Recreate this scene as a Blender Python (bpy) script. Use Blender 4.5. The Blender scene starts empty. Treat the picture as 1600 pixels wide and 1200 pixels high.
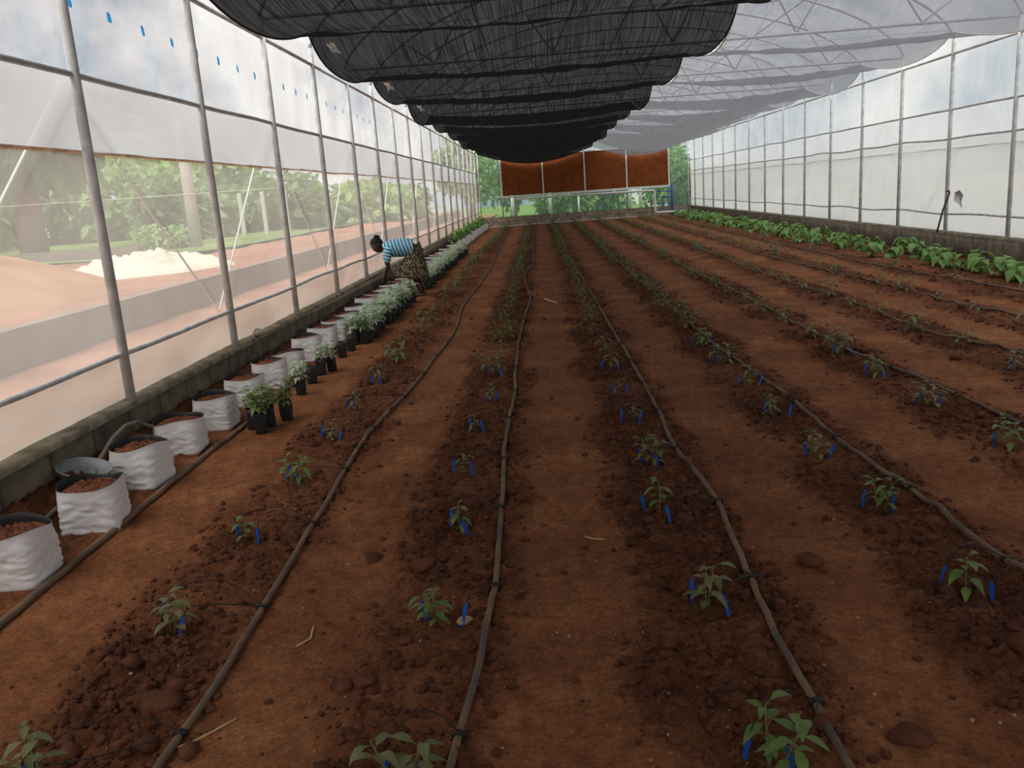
import bpy, math, random
import numpy as np
from mathutils import Vector, Matrix

random.seed(7)
C = bpy.context.scene.collection
PI = math.pi

# ------------------------------------------------------------------ camera
H_CAM, PITCH, YAW, ROLL, FPX = 1.6, 0.2262, -0.0466, -0.0697, 1306.5
cy, sy, cp, sp = math.cos(YAW), math.sin(YAW), math.cos(PITCH), math.sin(PITCH)
fwd = Vector((sy * cp, cy * cp, -sp)); rgt = Vector((cy, -sy, 0)); upv = rgt.cross(fwd)
cr, sr = math.cos(ROLL), math.sin(ROLL)
Rv, Uv = rgt * cr + upv * sr, upv * cr - rgt * sr
cam_d = bpy.data.cameras.new('camera'); cam = bpy.data.objects.new('camera', cam_d); C.objects.link(cam)
cam.matrix_world = Matrix(((Rv.x, Uv.x, -fwd.x, 0), (Rv.y, Uv.y, -fwd.y, 0), (Rv.z, Uv.z, -fwd.z, H_CAM), (0, 0, 0, 1)))
cam_d.sensor_width = 36.0; cam_d.lens = FPX / 1600 * 36; cam_d.clip_start = 0.05; cam_d.clip_end = 400
sc = bpy.context.scene; sc.camera = cam

# ------------------------------------------------------------------ sky, sun, exposure
sc.view_settings.view_transform = 'Standard'; sc.view_settings.look = 'None'
sc.view_settings.gamma = 1.0; sc.view_settings.use_curve_mapping = False
sc.view_settings.exposure = 0.87
world = bpy.data.worlds.new('overcast_sky'); sc.world = world; world.use_nodes = True
wn, wl = world.node_tree.nodes, world.node_tree.links
wn.clear()
tc = wn.new('ShaderNodeTexCoord')
nz = wn.new('ShaderNodeTexNoise'); nz.inputs['Scale'].default_value = 6.0; nz.inputs['Detail'].default_value = 5; nz.inputs['Roughness'].default_value = 0.55
rp = wn.new('ShaderNodeValToRGB')
rp.color_ramp.elements[0].position = 0.43; rp.color_ramp.elements[0].color = (0.36, 0.45, 0.55, 1)
rp.color_ramp.elements[1].position = 0.60; rp.color_ramp.elements[1].color = (1.0, 0.99, 0.97, 1)
bg = wn.new('ShaderNodeBackground'); bg.inputs['Strength'].default_value = 0.57
wo = wn.new('ShaderNodeOutputWorld')
wl.new(tc.outputs['Generated'], nz.inputs['Vector']); wl.new(nz.outputs['Fac'], rp.inputs['Fac'])
wl.new(rp.outputs['Color'], bg.inputs['Color']); wl.new(bg.outputs['Background'], wo.inputs['Surface'])
sun_d = bpy.data.lights.new('sun', 'SUN'); sun_d.energy = 3.3; sun_d.angle = math.radians(60); sun_d.color = (1, 0.96, 0.9)
sun = bpy.data.objects.new('sun', sun_d); C.objects.link(sun)
sun.rotation_euler = (math.radians(22), math.radians(-8), 0)
sc.cycles.transparent_max_bounces = 24
sc.cycles.max_bounces = 10
sc.cycles.diffuse_bounces = 5

# ------------------------------------------------------------------ numpy noise
_rs = np.random.RandomState(3)
_perm = _rs.permutation(512); _perm = np.concatenate([_perm, _perm, _perm])
_grad = _rs.rand(512) * 2 * PI
def pnoise(x, y):
    x = np.asarray(x, float); y = np.asarray(y, float)
    xi = np.floor(x).astype(int); yi = np.floor(y).astype(int); xf = x - xi; yf = y - yi
    u = xf ** 3 * (xf * (xf * 6 - 15) + 10); v = yf ** 3 * (yf * (yf * 6 - 15) + 10)
    def g(ix, iy, dx, dy):
        a = _grad[_perm[(_perm[ix & 511] + iy) & 511]]
        return np.cos(a) * dx + np.sin(a) * dy
    n00 = g(xi, yi, xf, yf); n10 = g(xi + 1, yi, xf - 1, yf); n01 = g(xi, yi + 1, xf, yf - 1); n11 = g(xi + 1, yi + 1, xf - 1, yf - 1)
    return 1.5 * ((n00 * (1 - u) + n10 * u) * (1 - v) + (n01 * (1 - u) + n11 * u) * v)
def fbm(x, y, o=4):
    s = 0; a = 1.0
    for k in range(o):
        s = s + a * pnoise(x * 2 ** k + 17 * k, y * 2 ** k + 5 * k); a *= 0.5
    return s
def sstep(a, b, x):
    t = np.clip((x - a) / (b - a), 0, 1); return t * t * (3 - 2 * t)

# ------------------------------------------------------------------ mesh helpers
class MB:
    def __init__(s): s.v = []; s.f = []; s.sm = True
    def add(s, verts, faces):
        o = len(s.v); s.v.extend([tuple(p) for p in verts]); s.f.extend([tuple(i + o for i in q) for q in faces]); return s
    def box(s, a, b):
        x0, y0, z0 = a; x1, y1, z1 = b
        return s.add([(x0, y0, z0), (x1, y0, z0), (x1, y1, z0), (x0, y1, z0), (x0, y0, z1), (x1, y0, z1), (x1, y1, z1), (x0, y1, z1)],
                     [(0, 3, 2, 1), (4, 5, 6, 7), (0, 1, 5, 4), (1, 2, 6, 5), (2, 3, 7, 6), (3, 0, 4, 7)])
    def tube(s, pts, r, n=8, cap=True):
        pts = [Vector(p) for p in pts]; m = len(pts)
        rr = r if isinstance(r, (list, tuple)) else [r] * m
        vs = []; up = Vector((0, 0, 1)); pn = None
        for i in range(m):
            t = (pts[min(i + 1, m - 1)] - pts[max(i - 1, 0)])
            t = t.normalized() if t.length > 1e-9 else Vector((0, 0, 1))
            if pn is None:
                a = up if abs(t.z) < 0.9 else Vector((1, 0, 0)); nrm = (a - t * a.dot(t)).normalized()
            else:
                nrm = pn - t * pn.dot(t); nrm = nrm.normalized() if nrm.length > 1e-6 else pn
            pn = nrm; bn = t.cross(nrm)
            for k in range(n):
                an = 2 * PI * k / n; vs.append(pts[i] + (nrm * math.cos(an) + bn * math.sin(an)) * rr[i])
        fs = [(i * n + k, i * n + (k + 1) % n, (i + 1) * n + (k + 1) % n, (i + 1) * n + k) for i in range(m - 1) for k in range(n)]
        if cap: fs += [tuple(range(n - 1, -1, -1)), tuple(range((m - 1) * n, m * n))]
        return s.add(vs, fs)
    def rings(s, rings, cap0=False, cap1=False):
        n = len(rings[0]); vs = [p for r in rings for p in r]
        fs = [(i * n + k, i * n + (k + 1) % n, (i + 1) * n + (k + 1) % n, (i + 1) * n + k) for i in range(len(rings) - 1) for k in range(n)]
        if cap0: fs.append(tuple(range(n - 1, -1, -1)))
        if cap1: fs.append(tuple(range((len(rings) - 1) * n, len(rings) * n)))
        return s.add(vs, fs)
    def grid(s, P):            # P[i][j] points
        a = len(P); b = len(P[0])
        return s.add([p for r in P for p in r], [(i * b + j, i * b + j + 1, (i + 1) * b + j + 1, (i + 1) * b + j) for i in range(a - 1) for j in range(b - 1)])
    def leaf(s, base, d, up, L, W, droop=0.4, fold=0.25):
        base = Vector(base); d = Vector(d).normalized(); up = Vector(up); side = d.cross(up)
        side = side.normalized() if side.length > 1e-4 else Vector((1, 0, 0)); up = side.cross(d).normalized()
        prof = [(0, .08), (.25, .8), (.5, 1), (.75, .62), (1, .02)]
        vs = []
        for t, w in prof:
            c = base + d * (L * t * (1 - 0.15 * droop * t)) - Vector((0, 0, 1)) * (droop * L * t * t)
            vs += [c - side * (W * w * .5) + up * (fold * W * w * .5), c, c + side * (W * w * .5) + up * (fold * W * w * .5)]
        fs = []
        for i in range(4):
            fs += [(3 * i, 3 * i + 1, 3 * i + 4, 3 * i + 3), (3 * i + 1, 3 * i + 2, 3 * i + 5, 3 * i + 4)]
        return s.add(vs, fs)
    def blob(s, c, r, seed=0, sq=(1, 1, 1), amp=0.25, n=2):
        vs, fs = ICO[n]; rs = np.random.RandomState(seed)
        k = rs.randn(5, 3) * 1.6; ph = rs.rand(5) * 6
        d = 1 + amp * np.sin(vs @ k.T + ph).mean(1) * 1.8
        p = vs * d[:, None] * r * np.array(sq) + np.array(c)
        return s.add(p.tolist(), fs)
    def mesh(s, name, mats=None, smooth=True):
        me = bpy.data.meshes.new(name); me.from_pydata([tuple(p) for p in s.v], [], s.f)
        if smooth: me.polygons.foreach_set('use_smooth', [True] * len(me.polygons))
        if mats: me.materials.append(mats)
        me.update(); return me
def _ico():
    import bmesh
    out = {}
    for n in (1, 2, 3):
        bm = bmesh.new(); bmesh.ops.create_icosphere(bm, subdivisions=n, radius=1)
        out[n] = (np.array([v.co[:] for v in bm.verts]), [tuple(v.index for v in f.verts) for f in bm.faces]); bm.free()
    return out
ICO = _ico()
def obj(name, mb, mat, parent=None, loc=None, smooth=True):
    me = mb.mesh(name, mat, smooth) if isinstance(mb, MB) else mb
    o = bpy.data.objects.new(name, me); C.objects.link(o)
    if parent is not None: o.parent = parent
    if loc is not None: o.location = loc
    return o
def tag(o, label, cat=None, group=None, kind=None):
    o['label'] = label
    if cat: o['category'] = cat
    if group: o['group'] = group
    if kind: o['kind'] = kind
    return o
def thing(name, label, cat, loc=(0, 0, 0), rz=0.0, group=None, kind=None):
    o = bpy.data.objects.new(name, None); C.objects.link(o); o.location = loc; o.rotation_euler = (0, 0, rz); o.empty_display_size = 0.05
    return tag(o, label, cat, group, kind)
def dup(root, loc, rz=0.0, sc_=1.0, label=None, group=None):
    r = root.copy(); C.objects.link(r); r.location = loc; r.rotation_euler = (0, 0, rz); r.scale = (sc_,) * 3
    if label: r['label'] = label
    if group: r['group'] = group
    for ch in root.children:
        c = ch.copy(); C.objects.link(c); c.parent = r
        for g in ch.children:
            d = g.copy(); C.objects.link(d); d.parent = c
    return r
ONES = ['', 'first', 'second', 'third', 'fourth', 'fifth', 'sixth', 'seventh', 'eighth', 'ninth', 'tenth', 'eleventh', 'twelfth', 'thirteenth', 'fourteenth', 'fifteenth', 'sixteenth', 'seventeenth', 'eighteenth', 'nineteenth']
TENS = {2: ('twentieth', 'twenty'), 3: ('thirtieth', 'thirty'), 4: ('fortieth', 'forty'), 5: ('fiftieth', 'fifty'), 6: ('sixtieth', 'sixty'), 7: ('seventieth', 'seventy'), 8: ('eightieth', 'eighty')}
def ordn(i):
    if i < 20: return ONES[i]
    t, u = divmod(i, 10)
    return TENS[t][0] if u == 0 else TENS[t][1] + '-' + ONES[u]

# ------------------------------------------------------------------ materials
def mat(name, col, rough=0.6, metal=0.0, var=0.0, vscale=20.0, bump=0.0, bscale=60.0, col2=None, spec=0.3, aniso=None, detail=4, lo=.35, hi=.65):
    m = bpy.data.materials.new(name); m.use_nodes = True; n, l = m.node_tree.nodes, m.node_tree.links
    b = n['Principled BSDF']; b.inputs['Roughness'].default_value = rough; b.inputs['Metallic'].default_value = metal
    b.inputs['Specular IOR Level'].default_value = spec
    t = n.new('ShaderNodeTexCoord'); src = t.outputs['Object']
    if aniso:
        mp = n.new('ShaderNodeMapping'); mp.inputs['Scale'].default_value = aniso; l.new(src, mp.inputs['Vector']); src = mp.outputs['Vector']
    if col2 is not None or var:
        c2 = col2 if col2 is not None else tuple(max(0, c * (1 - var)) for c in col)
        x = n.new('ShaderNodeTexNoise'); x.inputs['Scale'].default_value = vscale; x.inputs['Detail'].default_value = detail; l.new(src, x.inputs['Vector'])
        r = n.new('ShaderNodeValToRGB'); r.color_ramp.elements[0].position = lo; r.color_ramp.elements[1].position = hi
        r.color_ramp.elements[0].color = (*c2, 1); r.color_ramp.elements[1].color = (*col, 1)
        l.new(x.outputs['Fac'], r.inputs['Fac']); l.new(r.outputs['Color'], b.inputs['Base Color'])
    else:
        b.inputs['Base Color'].default_value = (*col, 1)
    if bump:
        y = n.new('ShaderNodeTexNoise'); y.inputs['Scale'].default_value = bscale; y.inputs['Detail'].default_value = 5; l.new(src, y.inputs['Vector'])
        bp = n.new('ShaderNodeBump'); bp.inputs['Strength'].default_value = bump; bp.inputs['Distance'].default_value = 0.02
        l.new(y.outputs['Fac'], bp.inputs['Height']); l.new(bp.outputs['Normal'], b.inputs['Normal'])
    return m
def leafmat(name, col, col2, trans=0.35, rough=0.5):
    m = bpy.data.materials.new(name); m.use_nodes = True; n, l = m.node_tree.nodes, m.node_tree.links
    b = n['Principled BSDF']; b.inputs['Roughness'].default_value = rough; b.inputs['Specular IOR Level'].default_value = 0.35
    oi = n.new('ShaderNodeTexCoord'); x = n.new('ShaderNodeTexNoise'); x.inputs['Scale'].default_value = 14; x.inputs['Detail'].default_value = 3
    l.new(oi.outputs['Object'], x.inputs['Vector'])
    r = n.new('ShaderNodeValToRGB'); r.color_ramp.elements[0].position = .35; r.color_ramp.elements[1].position = .68
    r.color_ramp.elements[0].color = (*col2, 1); r.color_ramp.elements[1].color = (*col, 1)
    l.new(x.outputs['Fac'], r.inputs['Fac']); l.new(r.outputs['Color'], b.inputs['Base Color'])
    tr = n.new('ShaderNodeBsdfTranslucent'); l.new(r.outputs['Color'], tr.inputs['Color'])
    mx = n.new('ShaderNodeMixShader'); mx.inputs['Fac'].default_value = trans
    l.new(b.outputs['BSDF'], mx.inputs[1]); l.new(tr.outputs['BSDF'], mx.inputs[2]); l.new(mx.outputs['Shader'], n['Material Output'].inputs['Surface'])
    return m
def film(name, clear, haze=(.92, .93, .93), tint=(.97, .98, .97), amp=0.15, scale=(1.2, 1.2, 0.5), gloss=0.05, trn=0.75, contrast=(.35, .65), detail=4):
    """thin sheet: part clear, part scattering (translucent + diffuse), slightly glossy; clear share varies with dust streaks"""
    m = bpy.data.materials.new(name); m.use_nodes = True; n, l = m.node_tree.nodes, m.node_tree.links
    n.remove(n['Principled BSDF']); out = n['Material Output']
    t = n.new('ShaderNodeTexCoord'); mp = n.new('ShaderNodeMapping'); mp.inputs['Scale'].default_value = scale
    l.new(t.outputs['Object'], mp.inputs['Vector'])
    x = n.new('ShaderNodeTexNoise'); x.inputs['Scale'].default_value = 2.0; x.inputs['Detail'].default_value = detail; l.new(mp.outputs['Vector'], x.inputs['Vector'])
    mr = n.new('ShaderNodeMapRange'); mr.inputs['From Min'].default_value = contrast[0]; mr.inputs['From Max'].default_value = contrast[1]
    mr.inputs['To Min'].default_value = max(0, 1 - clear - amp); mr.inputs['To Max'].default_value = min(1, 1 - clear + amp)
    l.new(x.outputs['Fac'], mr.inputs['Value'])
    tp = n.new('ShaderNodeBsdfTransparent'); tp.inputs['Color'].default_value = (*tint, 1)
    tl = n.new('ShaderNodeBsdfTranslucent'); tl.inputs['Color'].default_value = (*haze, 1)
    df = n.new('ShaderNodeBsdfDiffuse'); df.inputs['Color'].default_value = (*haze, 1)
    m1 = n.new('ShaderNodeMixShader'); m1.inputs['Fac'].default_value = 1 - trn; l.new(tl.outputs[0], m1.inputs[1]); l.new(df.outputs[0], m1.inputs[2])
    m2 = n.new('ShaderNodeMixShader'); l.new(mr.outputs['Result'], m2.inputs['Fac']); l.new(tp.outputs[0], m2.inputs[1]); l.new(m1.outputs[0], m2.inputs[2])
    last = m2
    if gloss:
        gl = n.new('ShaderNodeBsdfGlossy'); gl.inputs['Roughness'].default_value = 0.25; gl.inputs['Color'].default_value = (1, 1, 1, 1)
        m3 = n.new('ShaderNodeMixShader'); m3.inputs['Fac'].default_value = gloss; l.new(m2.outputs[0], m3.inputs[1]); l.new(gl.outputs[0], m3.inputs[2]); last = m3
    l.new(last.outputs[0], out.inputs['Surface'])
    return m
def soilmat():
    m = bpy.data.materials.new('red_soil'); m.use_nodes = True; n, l = m.node_tree.nodes, m.node_tree.links
    b = n['Principled BSDF']; b.inputs['Roughness'].default_value = 0.95; b.inputs['Specular IOR Level'].default_value = 0.1
    t = n.new('ShaderNodeTexCoord'); at = n.new('ShaderNodeAttribute'); at.attribute_name = 'tilled'
    def noise(s, d=5, r=.6):
        x = n.new('ShaderNodeTexNoise'); x.inputs['Scale'].default_value = s; x.inputs['Detail'].default_value = d; x.inputs['Roughness'].default_value = r
        l.new(t.outputs['Object'], x.inputs['Vector']); return x
    def ramp(src, stops):
        r = n.new('ShaderNodeValToRGB')
        while len(r.color_ramp.elements) < len(stops): r.color_ramp.elements.new(.5)
        for e, (p, c) in zip(r.color_ramp.elements, stops): e.position = p; e.color = (*c, 1)
        l.new(src, r.inputs['Fac']); return r
    dry = ramp(noise(1.6, 6).outputs['Fac'], [(.3, (.170, .065, .029)), (.48, (.24, .092, .040)), (.62, (.30, .122, .053)), (.76, (.42, .190, .086))])
    wet = ramp(noise(9, 6).outputs['Fac'], [(.3, (.070, .028, .015)), (.55, (.128, .049, .025)), (.8, (.24, .096, .046))])
    mx = n.new('ShaderNodeMix'); mx.data_type = 'RGBA'
    l.new(at.outputs['Fac'], mx.inputs['Factor']); l.new(dry.outputs['Color'], mx.inputs['A']); l.new(wet.outputs['Color'], mx.inputs['B'])
    sp_ = ramp(noise(55, 5, .7).outputs['Fac'], [(.30, (.50, .48, .48)), (.48, (.97, .97, .97)), (.58, (1.05, 1.05, 1.05)), (.72, (1.6, 1.55, 1.5))])
    mu = n.new('ShaderNodeMix'); mu.data_type = 'RGBA'; mu.blend_type = 'MULTIPLY'; mu.inputs['Factor'].default_value = 1
    mo = ramp(noise(13, 6, .65).outputs['Fac'], [(.30, (.66, .64, .64)), (.5, (1, 1, 1)), (.70, (1.3, 1.3, 1.3))])
    m0 = n.new('ShaderNodeMix'); m0.data_type = 'RGBA'; m0.blend_type = 'MULTIPLY'; m0.inputs['Factor'].default_value = 1
    l.new(mx.outputs['Result'], m0.inputs['A']); l.new(mo.outputs['Color'], m0.inputs['B'])
    l.new(m0.outputs['Result'], mu.inputs['A']); l.new(sp_.outputs['Color'], mu.inputs['B']); l.new(mu.outputs['Result'], b.inputs['Base Color'])
    b1 = n.new('ShaderNodeBump'); b1.inputs['Strength'].default_value = .75; b1.inputs['Distance'].default_value = .015; l.new(noise(45, 7, .65).outputs['Fac'], b1.inputs['Height'])
    b2 = n.new('ShaderNodeBump'); b2.inputs['Strength'].default_value = .6; b2.inputs['Distance'].default_value = .006; l.new(noise(170, 4, .7).outputs['Fac'], b2.inputs['Height'])
    l.new(b1.outputs['Normal'], b2.inputs['Normal']); l.new(b2.outputs['Normal'], b.inputs['Normal'])
    return m
def blockmat(name, c1, c2, mortar, bw, bh, axes=('Y', 'Z')):
    m = bpy.data.materials.new(name); m.use_nodes = True; n, l = m.node_tree.nodes, m.node_tree.links
    b = n['Principled BSDF']; b.inputs['Roughness'].default_value = .92; b.inputs['Specular IOR Level'].default_value = .1
    t = n.new('ShaderNodeTexCoord'); s = n.new('ShaderNodeSeparateXYZ'); c = n.new('ShaderNodeCombineXYZ')
    l.new(t.outputs['Object'], s.inputs[0]); l.new(s.outputs[axes[0]], c.inputs['X']); l.new(s.outputs[axes[1]], c.inputs['Y'])
    k = n.new('ShaderNodeTexBrick'); k.inputs['Scale'].default_value = 1; k.inputs['Brick Width'].default_value = bw; k.inputs['Row Height'].default_value = bh
    k.inputs['Mortar Size'].default_value = .012; k.inputs['Color1'].default_value = (*c1, 1); k.inputs['Color2'].default_value = (*c2, 1); k.inputs['Mortar'].default_value = (*mortar, 1)
    l.new(c.outputs[0], k.inputs['Vector'])
    x = n.new('ShaderNodeTexNoise'); x.inputs['Scale'].default_value = 6; x.inputs['Detail'].default_value = 6; l.new(t.outputs['Object'], x.inputs['Vector'])
    r = n.new('ShaderNodeValToRGB'); r.color_ramp.elements[0].position = .3; r.color_ramp.elements[1].position = .7
    r.color_ramp.elements[0].color = (.55, .53, .48, 1); r.color_ramp.elements[1].color = (1.15, 1.12, 1.05, 1); l.new(x.outputs['Fac'], r.inputs['Fac'])
    mu = n.new('ShaderNodeMix'); mu.data_type = 'RGBA'; mu.blend_type = 'MULTIPLY'; mu.inputs['Factor'].default_value = 1
    l.new(k.outputs['Color'], mu.inputs['A']); l.new(r.outputs['Color'], mu.inputs['B']); l.new(mu.outputs['Result'], b.inputs['Base Color'])
    bp = n.new('ShaderNodeBump'); bp.inputs['Strength'].default_value = .6; bp.inputs['Distance'].default_value = .02; l.new(x.outputs['Fac'], bp.inputs['Height']); l.new(bp.outputs['Normal'], b.inputs['Normal'])
    return m

M = {}
M['soil'] = soilmat()
M['clod'] = mat('soil_clods', (.155, .062, .036), .95, col2=(.085, .034, .021), vscale=7, bump=.5, bscale=90, spec=.1)
M['steel'] = mat('galvanised_steel', (.72, .72, .71), .5, .0, var=.3, vscale=9)
M['film_top'] = film('clear_film', .66, amp=.22, scale=(1, 1.1, .55), gloss=.06, haze=(.93, .95, .97))
M['film_mid'] = film('double_film', .08, amp=.05, scale=(1, .8, .5), haze=(.74, .81, .84), trn=.85)
M['film_low'] = film('curtain_film', .60, amp=.04, scale=(1, .7, .3), gloss=.03, haze=(.93, .96, .90), trn=.85)
M['film_apron'] = film('apron_film', .13, amp=.06, scale=(1, 1.4, 3), haze=(.64, .58, .50))
M['film_right'] = film('right_film', .14, amp=.06, scale=(1, 3, .3), haze=(.90, .93, .97), trn=.85)
M['film_right_top'] = film('right_clear_film', .42, amp=.15, scale=(1, 1.2, .5), haze=(.90, .94, .98), trn=.85)
M['film_right_low'] = film('right_curtain_film', .10, amp=.05, scale=(1, 4, .25), haze=(.78, .79, .80), trn=.85)
M['film_front_dimmed'] = film('dimmed_front_film', .05, amp=.04, haze=(.45, .46, .46))  # unseen end wall film, made dense and grey to darken the foreground soil
M['film_roof'] = film('roof_film', .55, amp=.12, scale=(.5, .6, .5), haze=(.93, .94, .97))
M['net_green'] = film('insect_net', .68, amp=.05, scale=(2, 1, 2), gloss=0, haze=(.42, .56, .50), tint=(.78, .90, .86), trn=.7)
M['net_black'] = film('black_shade_net', .024, amp=.024, scale=(36, .45, 1.0), gloss=.0, haze=(.013, .013, .014), tint=(1, 1, 1), trn=.3, contrast=(.36, .70), detail=6)
M['net_white'] = film('white_shade_net', .42, amp=.09, scale=(14, 1.0, 1), gloss=0, haze=(.22, .22, .235), tint=(.62, .62, .65), trn=.6, contrast=(.3, .7), detail=6)
M['hem'] = mat('net_hem', (.02, .02, .02), .9)
M['kerb'] = blockmat('concrete_block', (.22, .185, .150), (.175, .148, .122), (.11, .092, .075), .46, .7)
M['kerbtop'] = mat('weathered_concrete_top', (.33, .29, .225), .95, col2=(.165, .145, .095), vscale=9, bump=.6, bscale=30, spec=.1)
M['block_back'] = blockmat('grey_block', (.42, .38, .33), (.33, .29, .24), (.16, .11, .07), .42, .21, ('X', 'Z'))
M['pad'] = mat('cellulose_pad', (.27, .080, .024), .9, col2=(.20, .058, .018), vscale=3.0, aniso=(1, 1, 1.0), bump=.4, bscale=40, spec=.1)
M['white'] = mat('white_pvc', (.85, .85, .83), .4, var=.06, vscale=8)
M['bluepaint'] = mat('blue_paint', (.02, .12, .42), .5)
M['hose'] = mat('dusty_black_hose', (.10, .078, .062), .75, col2=(.22, .135, .085), vscale=5, spec=.25)
M['hosegrey'] = mat('grey_hose', (.20, .18, .15), .6, var=.3, vscale=8)
M['bag'] = mat('white_grow_bag', (.92, .92, .93), .45, var=.07, vscale=8, bump=.12, bscale=18)
M['lining'] = mat('black_lining', (.012, .011, .011), .6)
M['bagsoil'] = mat('bag_soil', (.26, .095, .05), .95, col2=(.11, .04, .025), vscale=30, bump=.9, bscale=50, spec=.1)
M['poly'] = mat('black_polybag', (.028, .030, .031), .5, var=.4, vscale=20, bump=.25, bscale=30)
M['leaf'] = leafmat('seedling_leaf', (.24, .34, .10), (.14, .23, .065))
M['leafdry'] = leafmat('dull_seedling_leaf', (.30, .31, .13), (.17, .19, .08))
M['stem'] = mat('seedling_stem', (.20, .20, .09), .7)
M['leafoverexposed'] = leafmat('overexposed_leaf', (.76, .84, .68), (.46, .57, .38))  # green leaves with their overexposed brightness put into the colour
M['leafbright'] = leafmat('bright_leaf', (.30, .48, .15), (.15, .31, .08))
M['blue'] = mat('blue_plastic', (.020, .13, .62), .4)
M['micro'] = mat('black_microtube', (.02, .017, .015), .6)
M['straw'] = mat('dry_straw', (.55, .38, .2), .9)
M['stone'] = mat('stone', (.44, .40, .33), .9, col2=(.22, .2, .16), vscale=25, spec=.1)
M['basin'] = mat('grey_basin', (.27, .29, .30), .45, var=.25, vscale=6)
M['sand'] = mat('orange_sand', (.43, .255, .145), .95, col2=(.35, .18, .10), vscale=1.2, bump=.4, bscale=8, spec=.05)
M['dirt'] = mat('outside_red_dirt', (.36, .18, .122), .95, col2=(.26, .123, .083), vscale=.9, bump=.5, bscale=6, spec=.05)
M['paleground'] = mat('pale_outside_ground', (.46, .42, .36), .95, col2=(.34, .33, .25), vscale=.8, spec=.05)
M['outwall'] = mat('outside_concrete', (.25, .20, .175), .95, col2=(.19, .155, .13), vscale=2.5, spec=.1)
M['outgreen'] = leafmat('outside_foliage', (.30, .46, .15), (.14, .25, .075), .4, .7)
M['outgreen2'] = leafmat('outside_foliage_light', (.44, .60, .22), (.24, .37, .11), .4, .7)
M['grass'] = mat('outside_grass', (.20, .29, .09), .95, col2=(.12, .17, .05), vscale=.6, spec=.05)
M['bark'] = mat('bark', (.34, .21, .15), .95, var=.4, vscale=8, aniso=(1, 1, .3))
M['palebark'] = mat('pale_bark', (.52, .47, .42), .9, var=.2, vscale=4)
M['post'] = mat('concrete_fence_post', (.55, .53, .48), .9)
M['tarp'] = mat('cream_tarp', (.62, .57, .47), .7, var=.12, vscale=5)
M['cord'] = mat('white_cord', (.88, .86, .78), .7)
M['roll'] = leafmat('dusty_curtain_roll', (.80, .66, .56), (.60, .44, .34), .6)
M['mark'] = leafmat('blue_print', (.05, .42, .90), (.03, .36, .85), .8)
M['skin'] = mat('dark_skin', (.075, .035, .024), .5)
M['hair'] = mat('black_hair', (.010, .008, .008), .8)
M['iron'] = mat('dark_iron', (.07, .05, .045), .7)
M['foot'] = mat('grey_sandal', (.12, .10, .09), .8)

# ------------------------------------------------------------------ setting: soil floor
XL, XR, YB, YF = -2.84, 7.08, -1.2, 40.6
ROWX = [-1.55, -0.50, 0.53, 1.53, 2.58, 3.58, 4.58, 5.50]
PIPEX = [-1.20, -0.29, 0.75, 1.66, 2.70, 3.68, 4.64, 5.56]
PY0, PDY = 2.07, 0.872
def tilled(x, y):
    d = np.full_like(x, 9.0)
    for rx, px in zip(ROWX, PIPEX):
        d = np.minimum(d, np.abs(x - (rx + .04)))
    d = np.minimum(d, np.abs(x - 6.35) * .55)
    d = np.minimum(d, np.abs(x + 2.66) * .95)
    w = .30 + .10 * fbm(x * 1.5, y * 1.3, 3)
    t = 1 - sstep(w - .12, w + .08, d)
    t *= np.clip(.80 + .55 * fbm(x * .9 + 40, y * 1.15, 3), .25, 1)
    return t * np.where(y > 39.3, 0, 1)
def soil_h(x, y):
    x = np.asarray(x, float); y = np.asarray(y, float)
    t = tilled(x, y)
    h = .012 * fbm(x * 1.3, y * .8, 3) + .004 * fbm(x * 9, y * 9, 3)
    lump = fbm(x * 7, y * 7, 4)
    h = h + t * (.028 * np.abs(lump) + .020 * fbm(x * 19 + 3, y * 19, 3) + .006)
    h = h + .19 * sstep(-2.60, -2.79, x)
    yy = (y - PY0) / PDY; k = np.round(yy)
    for rx in ROWX[:7]:
        r2 = ((x - rx) / .13) ** 2 + ((y - (PY0 + PDY * k)) / .14) ** 2
        h = h - .030 * np.exp(-r2) + .016 * np.exp(-(np.sqrt(r2) - 1.9) ** 2 * 3)
    return h
def hs(x, y): return float(soil_h(np.array([x]), np.array([y]))[0])
def build_floor():
    nx = 900
    xs = np.linspace(XL - .1, XR + .1, nx)
    ys = [YB - .2]
    while ys[-1] < YF + .1: ys.append(ys[-1] + (max(.010, .0052 * ys[-1]) if ys[-1] > 1.5 else .08))
    ys = np.array(ys); ny = len(ys)
    X, Y = np.meshgrid(xs, ys); X = X.ravel(); Y = Y.ravel(); Z = soil_h(X, Y); T = tilled(X, Y)
    me = bpy.data.meshes.new('floor')
    me.vertices.add(nx * ny); me.vertices.foreach_set('co', np.stack([X, Y, Z], 1).astype(np.float32).ravel())
    i = np.arange((nx - 1) * (ny - 1)); r = i // (nx - 1); c = i % (nx - 1); a = r * nx + c
    q = np.stack([a, a + 1, a + 1 + nx, a + nx], 1).astype(np.int32)
    nf = len(q); me.loops.add(nf * 4); me.loops.foreach_set('vertex_index', q.ravel())
    me.polygons.add(nf); me.polygons.foreach_set('loop_start', (np.arange(nf) * 4).astype(np.int32))
    me.polygons.foreach_set('use_smooth', np.ones(nf, bool))
    at = me.attributes.new('tilled', 'FLOAT', 'POINT'); at.data.foreach_set('value', T.astype(np.float32))
    me.materials.append(M['soil']); me.update(); me.validate()
    o = bpy.data.objects.new('floor', me); C.objects.link(o)
    tag(o, 'red-brown soil floor of the greenhouse with tilled planting strips', 'floor', kind='structure')
build_floor()
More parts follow.
